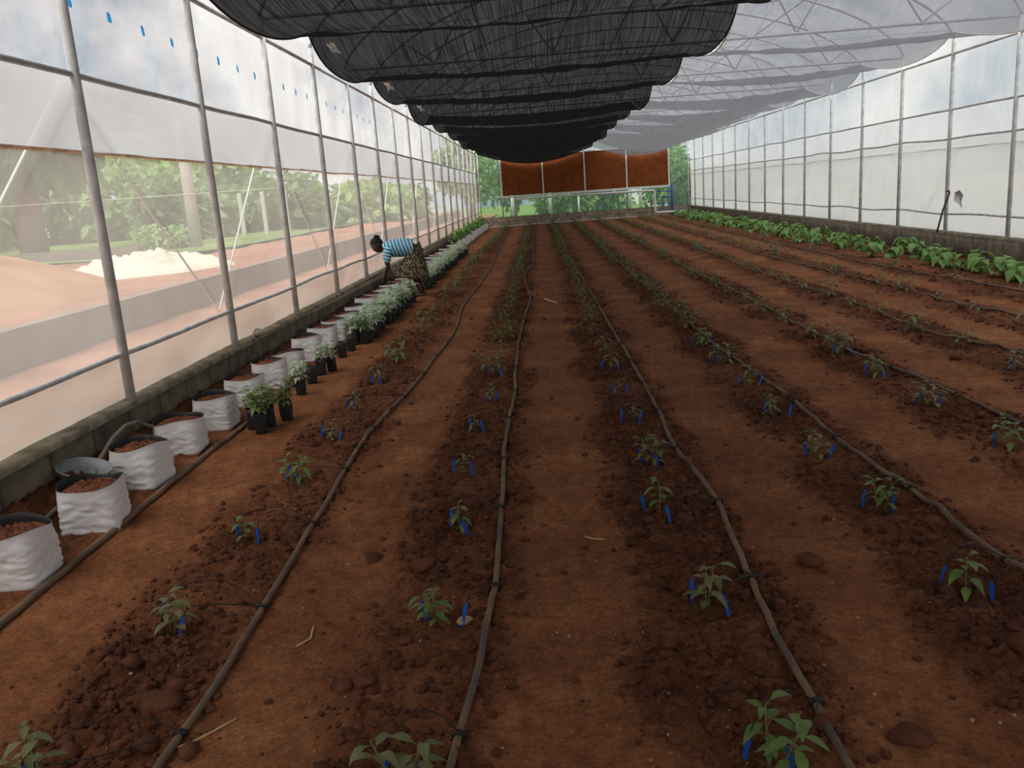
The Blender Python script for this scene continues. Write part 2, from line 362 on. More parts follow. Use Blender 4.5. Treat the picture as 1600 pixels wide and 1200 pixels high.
def clod_cloud():
    rs = np.random.RandomState(11); mb_v = []; mb_f = []; off = 0
    vs, fs = ICO[1]; fs = np.array(fs)
    n = 17000; got = 0
    y = 1.9 * np.exp(rs.rand(160000) * math.log(14 / 1.9)); x = rs.rand(160000) * 9.6 - 2.6
    t = tilled(x, y); keep = (rs.rand(160000) < (t * .75 + .006) * np.where(y < 6, 1, .5)) & (x > -2.1)
    vis = (np.abs((x + .04 * y) / (y + .3)) < .75)
    x, y = x[keep & vis][:n], y[keep & vis][:n]
    z = soil_h(x, y); r = (.004 + .015 * rs.rand(len(x)) ** 3.2) * (1 + .05 * y)
    r[:] = np.where(rs.rand(len(x)) < .03, r * 1.9, r)
    for k in range(len(x)):
        s = rs.rand(3) * .5 + .75; d = 1 + .22 * rs.randn(len(vs)); a = rs.rand() * 6.28
        p = vs * d[:, None] * s * r[k]; p = np.stack([p[:, 0] * math.cos(a) - p[:, 1] * math.sin(a), p[:, 0] * math.sin(a) + p[:, 1] * math.cos(a), p[:, 2] * .8], 1)
        p += np.array([x[k], y[k], z[k] + r[k] * .12]); mb_v.append(p); mb_f.append(fs + off); off += len(vs)
    me = bpy.data.meshes.new('soil_crumbs'); V = np.concatenate(mb_v); F = np.concatenate(mb_f)
    me.from_pydata(V.tolist(), [], F.tolist()); me.materials.append(M['clod'])
    me.polygons.foreach_set('use_smooth', [True] * len(me.polygons))
    o = bpy.data.objects.new('soil_crumbs', me); C.objects.link(o)
    tag(o, 'loose dark soil crumbs scattered over the tilled planting strips', 'soil', kind='stuff')
clod_cloud()

def pebbles():
    rs = np.random.RandomState(19); m = MB(); vs, fs = ICO[1]
    y = 1.95 * np.exp(rs.rand(1500) * math.log(9 / 1.95)); x = (rs.rand(1500) - .5) * 1.5 * y * .95 + .1
    ok = (x > -2.2) & (x < 6); x, y = x[ok], y[ok]; z = soil_h(x, y)
    for k in range(len(x)):
        r = .0016 + .0045 * rs.rand() ** 4; m.add((vs * r * (rs.rand(3) * .8 + .7) + np.array([x[k], y[k], z[k] + r * .4])).tolist(), fs)
    tag(obj('pebbles', m, M['pebble']), 'tiny pale grit scattered over the red soil', 'grit', kind='stuff')
M['pebble'] = mat('pale_grit', (.50, .34, .22), .9, col2=(.30, .16, .09), vscale=14)
pebbles()

# ------------------------------------------------------------------ setting: outside ground
def quad_grid(x0, x1, y0, y1, nx, ny, zf):
    xs = np.linspace(x0, x1, nx); ys = np.linspace(y0, y1, ny)
    X, Y = np.meshgrid(xs, ys); Z = zf(X, Y)
    m = MB(); m.grid([[(X[i, j], Y[i, j], Z[i, j]) for j in range(nx)] for i in range(ny)]); return m
XW = -5.55           # outer face of the low concrete retaining wall outside
tag(obj('floor_outside_strip', quad_grid(XW, XL - .12, -12, 60, 14, 120, lambda X, Y: .10 + .03 * fbm(X * 1.5, Y * .8, 3)), M['dirt']),
    'pinkish dirt strip between greenhouse side and low concrete wall', 'ground', kind='structure')
tag(obj('floor_outside_yard', quad_grid(-70, XW - .15, -12, 62, 60, 120, lambda X, Y: .44 + .05 * fbm(X * .6, Y * .6, 3)), M['dirt']),
    'orange dirt yard outside beyond the low concrete wall', 'ground', kind='structure')
tag(obj('floor_outside_grass', quad_grid(-90, -9.5, 23.5, 90, 30, 30, lambda X, Y: .52 + .10 * fbm(X * .4, Y * .4, 3)), M['grass']),
    'green grass verge below the trees outside on the left', 'ground', kind='structure')
tag(obj('floor_outside_right', quad_grid(XR + .12, 70, -12, 90, 12, 12, lambda X, Y: .05 + 0 * X), M['paleground']),
    'pale dirt ground outside the right greenhouse side', 'ground', kind='structure')
tag(obj('floor_outside_back', quad_grid(-9.5, XR + .2, 40.9, 95, 12, 12, lambda X, Y: .03 + 0 * X), M['grass']),
    'green ground beyond the far end of the greenhouse', 'ground', kind='structure')
tag(obj('floor_outside_front', quad_grid(-70, 70, -40, YB - .25, 8, 8, lambda X, Y: -.02 + 0 * X), M['dirt']),
    'dirt ground outside behind the camera end', 'ground', kind='structure')
tag(obj('wall_outside', MB().box((XW - .18, -8, -.1), (XW, 60, .55)), M['outwall'], smooth=False),
    'low grey concrete retaining wall running outside the left film side', 'wall', kind='structure')

# ------------------------------------------------------------------ setting: kerbs (concrete block bases)
def kerb(name, x0, x1, label):
    t = thing(name, label, 'kerb', kind='structure')
    obj('block_course', quad_box(x0, x1, YB, YF, -.1, .385), M['kerb'], t)
    n = 140; m = MB(); rs = random.Random(4)
    P = []
    for i in range(n + 1):
        y = YB + (YF - YB) * i / n
        P.append([(x0 - .012, y, .36), (x0 - .012 + rs.uniform(-.012, .012), y, .398), ((x0 + x1) / 2, y, .405 + rs.uniform(-.006, .006)), (x1 + .012 + rs.uniform(-.012, .012), y, .398), (x1 + .012, y, .36)])
    m.grid(P); obj('mortar_cap', m, M['kerbtop'], t)
def quad_box(x0, x1, y0, y1, z0, z1): return MB().box((x0, y0, z0), (x1, y1, z1))
kerb('baseboard_left', XL - .09, XL + .035, 'dark grey concrete block kerb along the left film side')
kerb('baseboard_right', XR - .065, XR + .09, 'dark grey concrete block kerb along the right film side')
tag(obj('baseboard_back', quad_box(XL - .05, XR + .05, YF - .02, YF + .18, -.1, .42), M['block_back'], smooth=False), 'pale block base wall below the green net at the far end', 'kerb', kind='structure')
tag(obj('baseboard_front', quad_box(XL - .05, XR + .05, YB - .2, YB, -.1, .4), M['block_back'], smooth=False), 'block base wall at the camera end of the greenhouse', 'kerb', kind='structure')

# ------------------------------------------------------------------ setting: side walls
def film_sheet(x, y0, y1, z0, z1, side, bulge=.02, dz=.16, seed=0.):
    ny = max(2, int((y1 - y0) / .14)); nz_ = max(3, int((z1 - z0) / dz))
    ys = np.linspace(y0, y1, ny + 1); zs = np.linspace(z0, z1, nz_ + 1)
    Y, Z = np.meshgrid(ys, zs)
    X = x + side * (bulge * (.5 + .5 * fbm(Y * 1.1 + seed, Z * 2.0 + 7, 3)))
    m = MB(); m.grid([[(X[i, j], Y[i, j], Z[i, j]) for j in range(ny + 1)] for i in range(nz_ + 1)]); return m
def wavy(x, z, y0, y1, amp, seed):
    n = int((y1 - y0) / .5)
    return [(x, y0 + (y1 - y0) * i / n, z + amp * float(pnoise(np.array([y0 / 1.7 + i * .31]), np.array([seed]))[0])) for i in range(n + 1)]
LY = [5.42 + 2 * i for i in range(-3, 18)]
RY = [5.14 + 2 * i for i in range(-3, 18)]
wl_ = thing('wall_left', 'left greenhouse side of clear plastic film on grey steel posts', 'wall', kind='structure')
obj('film_upper', film_sheet(XL - .05, YB, YF, 2.49, 3.38, -1, .02), M['film_top'], wl_)
obj('film_middle', film_sheet(XL - .05, YB, YF, 2.03, 2.49, -1, .02), M['film_mid'], wl_)
obj('film_lower', film_sheet(XL - .05, YB, YF, .71, 2.03, -1, .03), M['film_low'], wl_)
obj('film_apron', film_sheet(XL - .045, YB, YF, .40, .71, -1, .05, .05, 5.), M['film_apron'], wl_)
for y in LY:
    obj('post', MB().tube([(XL, y, .39), (XL, y, 3.57)], .033, 12), M['steel'], wl_)
obj('girt', MB().tube(wavy(XL - .01, 2.49, YB, YF, .012, 1.), .02, 8), M['steel'], wl_)
obj('girt', MB().tube(wavy(XL - .01, .71, YB, YF, .02, 2.), .019, 8), M['steel'], wl_)
obj('eave_rail', MB().tube([(XL, YB, 3.366), (XL, YF, 3.366)], .022, 8), M['steel'], wl_)
obj('curtain_roll', MB().tube(wavy(XL - .07, 2.03, YB, YF, .018, 3.), .012, 8), M['roll'], wl_)
k = 0; y = 5.08
while y < 16:
    m = MB(); rs = random.Random(k); w = .030; x = XL - .038
    out = [(-1, -.8), (-.2, -1.25), (.55, -.9), (.9, -.2), (1, .7), (.4, 1.2), (-.5, 1.0), (-.8, .25)]
    vs = [(x, y + w * a * rs.uniform(.8, 1.2) - w * .35 * b, 2.95 + .034 * b * rs.uniform(.8, 1.15)) for a, b in out]
    m.add(vs, [tuple(range(8))])
    o = obj('printed_mark', m, M['mark'], wl_); o['label'] = 'small blue printed mark on the clear film'
    y += .505; k += 1
wr_ = thing('wall_right', 'right greenhouse side of white translucent film on grey steel posts', 'wall', kind='structure')
obj('film_upper', film_sheet(XR + .05, YB, YF, 2.444, 3.38, 1, .02), M['film_right_top'], wr_)
obj('film_middle', film_sheet(XR + .05, YB, YF, 1.95, 2.444, 1, .02), M['film_right'], wr_)
obj('film_lower', film_sheet(XR + .05, YB, YF, .40, 1.95, 1, .03), M['film_right_low'], wr_)
for y in RY:
    obj('post', MB().tube([(XR, y, .39), (XR, y, 3.57)], .033, 12), M['steel'], wr_)
obj('girt', MB().tube(wavy(XR + .01, 2.444, YB, YF, .02, 4.), .018, 8), M['steel'], wr_)
obj('girt', MB().tube(wavy(XR + .01, 1.97, YB, YF, .03, 5.), .017, 8), M['steel'], wr_)
obj('girt', MB().tube(wavy(XR + .01, .71, YB, YF, .03, 6.), .018, 8), M['steel'], wr_)
obj('eave_rail', MB().tube([(XR, YB, 3.338), (XR, YF, 3.338)], .022, 8), M['steel'], wr_)
obj('curtain_hem', MB().tube(wavy(XR + .075, 1.80, YB, YF, .02, 7.), .011, 6), M['cord'], wr_)
def cords(name, x, ph, wall_lbl, z0, z1):
    m = MB(); y = ph - 8; up = True; P = []
    while y < YF - .5:
        P.append((x, y, z1 if up else z0)); y += 2; up = not up
    for a, b in zip(P[:-1], P[1:]):
        m.tube([a, tuple((p + q) / 2 for p, q in zip(a, b)), b], .009, 5)
    tag(obj(name, m, M['cord']), wall_lbl, 'cord')
cords('lacing_cord', XL - .115, 5.45, 'white zigzag lacing cord outside the left film curtain', .72, 2.46)
cords('lacing_cord', XR + .125, 6.2, 'white zigzag lacing cord outside the right film curtain', .72, 2.5)

# ------------------------------------------------------------------ setting: roof
XC, HW = (XL + XR) / 2, (XR - XL) / 2
def arch(u): return 3.57 + 1.61 * max(0, 1 - u * u) ** .645
us = [-1 + 2 * (0.5 - 0.5 * math.cos(PI * i / 36)) for i in range(37)]
rf = thing('ceiling', 'arched steel roof frame under white film', 'roof', kind='structure')
m = MB(); ny = 42
m.grid([[(XC + (HW + .03) * u, YB + (YF - YB) * j / ny, arch(u) + .04) for j in range(ny + 1)] for u in us]); obj('film', m, M['film_roof'], rf)
m = MB()
for s, x in ((-1, XL - .05), (1, XR + .05)):
    m.grid([[(x, YB + (YF - YB) * j / ny, z) for j in range(ny + 1)] for z in (3.37, 3.63)])
obj('eave_film', m, M['film_roof'], rf)
for a, b in zip(LY, RY):
    obj('arch', MB().tube([(XC + HW * u, b + (a - b) * (1 - u) / 2, arch(u)) for u in us], .024, 8), M['steel'], rf)
TIE = [i for i in range(len(RY)) if (i - 7) % 2 == 0]
for i in TIE:
    a, b = LY[i], RY[i]
    obj('tie_beam', MB().tube([(XL, a, 3.56), (XR, b, 3.56)], .022, 8), M['steel'], rf)
    nodes = [-.72, -.36, 0, .36, .72]
    for u in nodes:
        yb = b + (a - b) * (1 - u) / 2
        for du in (-.17, .17):
            obj('web_brace', MB().tube([(XC + HW * u, yb, 3.57), (XC + HW * (u + du), yb, arch(u + du))], .013, 6), M['steel'], rf)
for u in (-.62, 0, .62):
    obj('purlin', MB().tube([(XC + HW * u, YB, arch(u) - .03), (XC + HW * u, YF, arch(u) - .03)], .016, 6), M['steel'], rf)

# ------------------------------------------------------------------ setting: end walls
wb = thing('wall_back', 'far greenhouse end of green insect net on steel posts', 'wall', kind='structure')
m = MB(); m.grid([[(XL + (XR - XL) * i / 20, YF + .06, .40 + 3.2 * j / 8) for i in range(21)] for j in range(9)])
obj('net_panel', m, M['net_green'], wb)
m = MB()
top = [(XC + HW * u, YF + .06, arch(u)) for u in us]
m.add(top + [(p[0], p[1], 3.6) for p in top], [(i, i + 1, 37 + i + 1, 37 + i) for i in range(36)]); obj('gable_film', m, M['film_roof'], wb)
for x in (XL + .04, -1.75, .26, 2.2, 4.16, 6.12, XR - .04):
    obj('post', MB().tube([(x, YF, .4), (x, YF, 3.6)], .03, 8), M['steel'], wb)
wf = thing('wall_front', 'camera end greenhouse wall, unseen, its film dimmed to darken the foreground', 'wall', kind='structure')
m = MB(); m.grid([[(XL + (XR - XL) * i / 10, YB - .05, .38 + 3.2 * j / 4) for i in range(11)] for j in range(5)]); obj('film', m, M['film_front_dimmed'], wf)
m = MB(); top = [(XC + HW * u, YB - .05, arch(u)) for u in us]
m.add(top + [(p[0], p[1], 3.58) for p in top], [(i, i + 1, 37 + i + 1, 37 + i) for i in range(36)]); obj('gable_film', m, M['film_roof'], wf)

# ------------------------------------------------------------------ shade nets
def net(name, x0, x1, material, label, edge_mat, hole=None):
    SUP = [-4.86 + 4 * i for i in range(12)]
    nxn = 46; ys = np.arange(YB + .05, YF - .15, .12); xs = np.linspace(0, 1, nxn)
    P = []
    for y in ys:
        ph = (y + 4.86) / 4.0; fr = ph - math.floor(ph); k = math.floor(ph)
        sag = (.23 + .04 * math.sin(k * 2.3)) * (1 - (2 * fr ** .72 - 1) ** 2)
        lat = (.06 + .62 * (max(0, y) / 38) ** 1.6)
        row = []
        for s in xs:
            e = 1 - (2 * s - 1) ** 2
            x = x0 + (x1 - x0) * s
            scal = .02 * math.cos(2 * PI * ph) * ((1 if s > .5 else -1) * (abs(2 * s - 1) ** 6))
            wob = .022 * float(fbm(np.array([x * 2.2 + k * 9]), np.array([y * .35]), 2)[0]) * (.3 + fr)
            row.append((x + scal, y, 3.70 - sag * (1 + .55 * (1 - e) ** 2) - lat * e * (.35 + .65 * (1 - (2 * fr - 1) ** 2)) + wob))
        P.append(row)
    t = thing(name, label, 'shade net')
    m = MB(); m.grid(P); obj('mesh_sheet', m, material, t)
    for side in (0, -1):
        obj('hem', MB().tube([r[side] for r in P[::2]], .012, 6), edge_mat, t)
    for y in SUP:
        if YB < y < YF: obj('support_wire', MB().tube([(x0, y, 3.71), (x1, y, 3.71)], .006, 5), M['steel'], t)
net('shade_net', -2.74, 2.56, M['net_black'], 'black shade net sagging in bays under the left half of the roof', M['hem'])
net('shade_net', 2.60, XR - .06, M['net_white'], 'pale grey shade net sagging in bays under the right half of the roof', M['cord'])
for i, y in enumerate((11.14, 15.14, 19.14, 23.14)):
    m = MB(); rs = random.Random(i)
    for j in range(7):
        a = rs.uniform(0, 6.28); m.tube([(-2.5 + .05 * math.cos(a), y + .05 * math.sin(a), 3.56), (-2.47 + .03 * math.cos(a + 1), y + .04, 3.50), (-2.44 + .06 * math.cos(a + 2), y + .06 * math.sin(a + 2), 3.45 + rs.uniform(-.02, .03))], .011, 5)
    tag(obj('cord_bundle', m, M['cord']), f'pale knotted cord bundle at black net edge, {ordn(i + 1)} from the front', 'cord', 'cord bundles along the black net edge')

# ------------------------------------------------------------------ far end: pads, pipes
pd = thing('cooling_pad_unit', 'wide brown cooling pad unit in white frame on far end wall', 'cooling pad', (0, YF - .12, 0))
xsn = [-1.73, .23, 2.19, 4.15, 6.11]
for a, b in zip(xsn[:-1], xsn[1:]):
    n = 40; m = MB(); z0, z1 = 1.40, 3.16
    m.grid([[(a + .03 + (b - a - .06) * i / n, -.01 - (.012 if i % 2 else 0), z0 + (z1 - z0) * j / 30 - .0) for i in range(n + 1)] for j in range(31)])
    m.box((a + .03, -.005, z0), (b - .03, .10, z1)); obj('pad', m, M['pad'], pd)
for x in xsn: obj('frame_upright', MB().box((x - .032, -.05, 1.33), (x + .032, .02, 3.2)), M['white'], pd, smooth=False)
obj('frame_rail', MB().box((xsn[0] - .04, -.06, 1.30), (xsn[-1] + .04, .03, 1.39)), M['white'], pd, smooth=False)
obj('frame_rail', MB().box((xsn[0] - .04, -.05, 3.16), (xsn[-1] + .04, .03, 3.23)), M['white'], pd, smooth=False)
tag(obj('water_pipe', MB().tube([(-1.13, YF - .3, 1.22), (5.30, YF - .3, 1.19), (5.38, YF - .3, 1.17), (5.40, YF - .3, 1.09), (5.42, YF - .3, .25), (5.44, YF - .3, .18), (5.52, YF - .3, .16), (6.92, YF - .3, .15)], .05, 12), M['white']),
    'white plastic water pipe with downpipe below the brown cooling pads', 'pipe')
bp_ = thing('blue_post', 'blue painted post beside white downpipe at far end', 'post', (6.22, YF - .22, 0))
obj('post', MB().tube([(0, 0, 0), (0, 0, 1.42)], .05, 10), M['bluepaint'], bp_)
for z in (.55, .85, 1.1): obj('bracket', MB().tube([(0, 0, z), (-.66, .02, z + .02)], .022, 6), M['bluepaint'], bp_)
tag(obj('ground_pipe', MB().tube([(-2.3, 39.1, hs(-2.3, 39.1) + .03), (0, 39.3, .05), (2.2, 39.5, .05), (4.5, 39.8, .05)], .035, 8), M['palebark']),
    'pale pipe lying on the soil in front of far block base', 'pipe')

# ------------------------------------------------------------------ drip lines
PIPES = [
 [(-1.21, 1.5), (-1.21, 2.12), (-1.22, 3.07), (-1.24, 3.93), (-1.27, 4.8), (-1.28, 5.54), (-1.19, 6.85), (-1.13, 8.72), (-1.11, 10.21), (-1.20, 11.98), (-1.15, 15.38), (-1.14, 17.92), (-1.21, 23.82), (-1.31, 31.33), (-1.3, 38.8)],
 [(-.36, 1.5), (-.34, 2.07), (-.28, 3.04), (-.29, 4.26), (-.31, 5.2), (-.29, 6.41), (-.31, 8.2), (-.28, 10.39), (-.22, 12.2), (-.26, 13.42), (-.36, 16.05), (-.20, 18.6), (-.25, 21.74), (-.29, 31.38), (-.3, 38.8)],
 [(.76, 1.5), (.75, 2.01), (.74, 2.93), (.79, 3.92), (.74, 4.81), (.75, 6.58), (.72, 9.73), (.70, 12.49), (.65, 16.66), (.55, 22.16), (.45, 30.41), (.45, 38.8)],
 [(1.79, 2.0), (1.77, 3.01), (1.75, 3.82), (1.70, 4.63), (1.70, 5.74), (1.67, 6.68), (1.61, 8.53), (1.60, 10.12), (1.57, 13.75), (1.55, 20), (1.55, 38.8)],
 [(2.85, 3.5), (2.81, 4.91), (2.78, 6.05), (2.71, 6.76), (2.65, 7.97), (2.67, 10.08), (2.62, 14), (2.6, 20), (2.6, 38.8)],
 [(3.92, 5.5), (3.86, 6.85), (3.64, 7.98), (3.70, 10.28), (3.57, 13.5), (3.6, 18), (3.6, 38.8)],
 [(4.80, 7.2), (4.76, 8.44), (4.65, 9.82), (4.59, 12.19), (4.38, 16.45), (4.5, 22), (4.5, 38.8)],
 [(5.80, 8.5), (5.72, 10.18), (5.63, 11.55), (5.47, 13.25), (5.41, 17.95), (5.4, 24), (5.4, 38.8)],
]
ROWNAME = ['leftmost', 'second', 'third', 'fourth', 'fifth', 'sixth', 'seventh', 'eighth']
def resample(P, step=.12):
    P = [np.array(p, float) for p in P]; out = []
    for i in range(len(P) - 1):
        p0 = P[max(i - 1, 0)]; p1 = P[i]; p2 = P[i + 1]; p3 = P[min(i + 2, len(P) - 1)]
        m1 = (p2 - p0) / max(1e-6, p2[1] - p0[1]) * (p2[1] - p1[1]); m2 = (p3 - p1) / max(1e-6, p3[1] - p1[1]) * (p2[1] - p1[1])
        n = max(2, int((p2[1] - p1[1]) / step))
        for j in range(n):
            t = j / n
            out.append((2 * t**3 - 3 * t**2 + 1) * p1 + (t**3 - 2 * t**2 + t) * m1 + (-2 * t**3 + 3 * t**2) * p2 + (t**3 - t**2) * m2)
    out.append(P[-1]); return np.array(out)
PIPEPTS = []
for r, P in enumerate(PIPES):
    q = resample(P); q[:, 0] += .012 * fbm(q[:, 1] * 1.3 + 30 * r, q[:, 1] * 0 + r, 3)
    z = soil_h(q[:, 0], q[:, 1]); zz = z.copy()
    for k in range(3): zz = np.convolve(np.pad(zz, 2, mode='edge'), np.ones(5) / 5, 'valid')
    z = np.maximum(zz, z) + .013
    PIPEPTS.append(np.column_stack([q, z]))
    t = thing('drip_line', f'dusty black drip hose along the {ROWNAME[r]} crop row' + (' from the left' if r else ''), 'hose', group='drip hoses along the crop rows')
    obj('hose', MB().tube(PIPEPTS[r].tolist(), .0125, 9), M['hose'], t)
    for k in range(8):
        y = PY0 + .16 + PDY * (k + (0 if r < 4 else r - 2))
        if y < q[0, 1] + .1 : continue
        i = int(np.argmin(np.abs(q[:, 1] - y))); x, yy, zc = PIPEPTS[r][i]
        em = MB().tube([(x - .02, yy, zc + .004), (x + .024, yy, zc + .006)], .011, 8); em.tube([(x, yy - .012, zc), (x, yy + .012, zc)], .0165, 10)
        obj('dripper', em, M['micro'], t)
def main_pts():
    P = resample([(-2.30, 1.2), (-2.31, 3.08), (-2.33, 4.15), (-2.335, 5.1), (-2.335, 6.06), (-2.33, 8), (-2.32, 12), (-2.32, 20), (-2.3, 38)])
    z = soil_h(P[:, 0], P[:, 1]) + .014
    return np.column_stack([P, z])
tag(obj('supply_pipe', MB().tube(main_pts().tolist(), .0165, 10), M['hose']), 'thicker black supply pipe along the front of the white grow bags', 'hose')
tag(obj('loose_hose', MB().tube([(-2.64, 3.6, .06), (-2.68, 4.0, .09), (-2.70, 4.3, .12), (-2.715, 4.55, .15), (-2.71, 4.7, .215), (-2.70, 4.85, .29), (-2.69, 5.0, .325), (-2.69, 5.15, .31), (-2.69, 5.35, .22), (-2.69, 5.5, .1)], .013, 10), M['hosegrey']),
    'grey hose arching out of the ground between the kerb and grow bags', 'hose')

# ------------------------------------------------------------------ seedlings in the crop rows
def seedling_mesh(seed, h, nst, dry=False, big=False):
    rs = random.Random(seed); st = MB(); fo = MB()
    for s in range(nst):
        a0 = rs.uniform(0, 6.28); b = Vector((.012 * math.cos(a0), .012 * math.sin(a0), -.02)) if nst > 1 else Vector((0, 0, -.02))
        hh = h * rs.uniform(.82, 1.05); lean = Vector((math.cos(a0), math.sin(a0), 0)) * rs.uniform(.02, .06) * (1 if nst > 1 else .5)
        top = Vector((b.x, b.y, 0)) + lean + Vector((0, 0, hh))
        st.tube([b, b.lerp(top, .5) + Vector((rs.uniform(-.006, .006), rs.uniform(-.006, .006), 0)), top], [.0032, .0027, .0018], 6)
        n = rs.randint(8, 11)
        for i in range(n):
            f = .38 + .62 * i / (n - 1); c = b.lerp(top, f); a = a0 + i * 2.4 + rs.uniform(-.4, .4)
            el = rs.uniform(-.05, .45) if f < .9 else rs.uniform(.2, .9)
            d = Vector((math.cos(a) * math.cos(el), math.sin(a) * math.cos(el), math.sin(el)))
            L = h * rs.uniform(.34, .50) * (1 - .35 * abs(f - .75)); pet = L * .22
            st.tube([c, c + d * pet], [.0016, .0011], 4)
            fo.leaf(c + d * pet, d, (0, 0, 1), L, L * rs.uniform(.36, .46), rs.uniform(.25, .75))
    return st, fo
PROT = []
for v, (h, n, dry) in enumerate([(.19, 2, 0), (.17, 1, 0), (.18, 2, 0), (.16, 2, 0), (.17, 2, 1), (.15, 2, 1), (.18, 3, 1), (.15, 1, 1)]):
    st, fo = seedling_mesh(50 + v, h, n)
    lm = M['leafdry'] if dry else M['leaf']
    both = MB(); both.v = list(st.v) + list(fo.v); both.f = list(st.f) + [tuple(i + len(st.v) for i in q) for q in fo.f]
    me = both.mesh('seedling', None); me.materials.append(M['stem']); me.materials.append(lm)
    me.polygons.foreach_set('material_index', [0] * len(st.f) + [1] * len(fo.f))
    PROT.append((st.mesh('stem', M['stem']), fo.mesh('leaves', lm), me))
def blue_stake_mesh():
    m = MB(); w = .0065
    m.add([(-w, 0, -.03), (w, 0, -.03), (w, .003, -.03), (-w, .003, -.03), (-w * 1.1, 0, .085), (w * 1.1, 0, .085), (w * 1.1, .003, .085), (-w * 1.1, .003, .085)],
          [(0, 1, 5, 4), (1, 2, 6, 5), (2, 3, 7, 6), (3, 0, 4, 7), (4, 5, 6, 7)])
    m.tube([(0, .004, -.02), (0, .004, .095)], .0045, 7); m.box((-.009, -.002, .055), (.009, .007, .068)); return m.mesh('stake_body', M['blue'], False)
STK = blue_stake_mesh()
PLANTS = {}
rs = random.Random(21)
for r, rx in enumerate(ROWX[:7]):
    kmin = [0, 0, 0, 1, 3, 4, 6][r]
    seq = 0
    for k in range(kmin, 43):
        y = PY0 + PDY * k + rs.uniform(-.05, .05); x = rx + rs.uniform(-.035, .035)
        seq += 1
        v = rs.choice([0, 1, 2, 3, 3, 4]) if k < 3 else rs.choice([1, 2, 3, 4, 5, 6, 7])
        if r >= 5: v = rs.choice([3, 5, 6, 7, 7])
        s = rs.uniform(.88, 1.1) if k < 6 else rs.uniform(1.1, 1.35) if k < 16 else rs.uniform(1.25, 1.6)
        if k == 0: s = 1.12
        loc = (x, y, hs(x, y)); rz = rs.uniform(0, 6.28)
        side = 'front' if True else ''
        lbl = f'small green seedling, {ordn(seq)} from the front in the {ROWNAME[r]} crop row' + (' from the left' if r else '')
        st, fo, me = PROT[v]
        if k < 15:
            t = thing('pepper_seedling', lbl, 'seedling', loc, rz, 'seedlings in the crop rows'); t.scale = (s,) * 3
            obj('stem', st, None, t); obj('leaves', fo, None, t)
        else:
            o = obj('pepper_seedling', me, None, None, loc); o.rotation_euler = (0, 0, rz); o.scale = (s,) * 3; tag(o, lbl, 'seedling', 'seedlings in the crop rows')
        PLANTS[(r, seq)] = loc
        # drip stakes, two to a plant, only where near enough to be seen
        if k - kmin < [7, 7, 7, 7, 4, 2, 1][r]:
            for j, (dx, dy) in enumerate(((-.055, .055), (.06, -.045))):
                sx, sy_ = x + dx + rs.uniform(-.02, .02), y + dy + rs.uniform(-.03, .03); zz = hs(sx, sy_)
                t = thing('drip_stake', f'blue drip stake {("behind", "in front of")[j]} the {ordn(seq)} seedling, {ROWNAME[r]} crop row' + (' from left' if r else ''), 'stake', (sx, sy_, zz), 0, 'blue drip stakes beside the seedlings')
                b = obj('stake', STK, None, t); b.rotation_euler = (rs.uniform(-.3, .3), rs.uniform(-.35, .35), rs.uniform(-.8, .8))
                q = PIPEPTS[r]; i = int(np.argmin(np.abs(q[:, 1] - (PY0 + .16 + PDY * k)))); e = q[i]
                if q[0, 1] < e[1] + .3:
                    topv = b.rotation_euler.to_matrix() @ Vector((0, .004, .095))
                    ex, ey, ez = e[0] - sx, e[1] - sy_, e[2] - zz
                    bow = rs.uniform(.03, .10)
                    pts = [topv, topv * 1.25 + Vector((.01, 0, .015))]
                    for f in (.25, .5, .75, .92):
                        pts.append(Vector((topv.x + (ex - topv.x) * f, topv.y + (ey - topv.y) * f + bow * math.sin(PI * f) * (1 if j == 0 else -1), .11 * (1 - f) ** 1.5 + .05 * math.sin(PI * f) + ez * f + .012)))
                    pts.append(Vector((ex + .015, ey, ez + .004)))
                    for p in range(1, len(pts) - 1):
                        g = hs(sx + pts[p].x, sy_ + pts[p].y) - zz + .006; pts[p].z = max(pts[p].z, g)
                    obj('microtube', MB().tube(pts, .0022, 5), M['micro'], t)

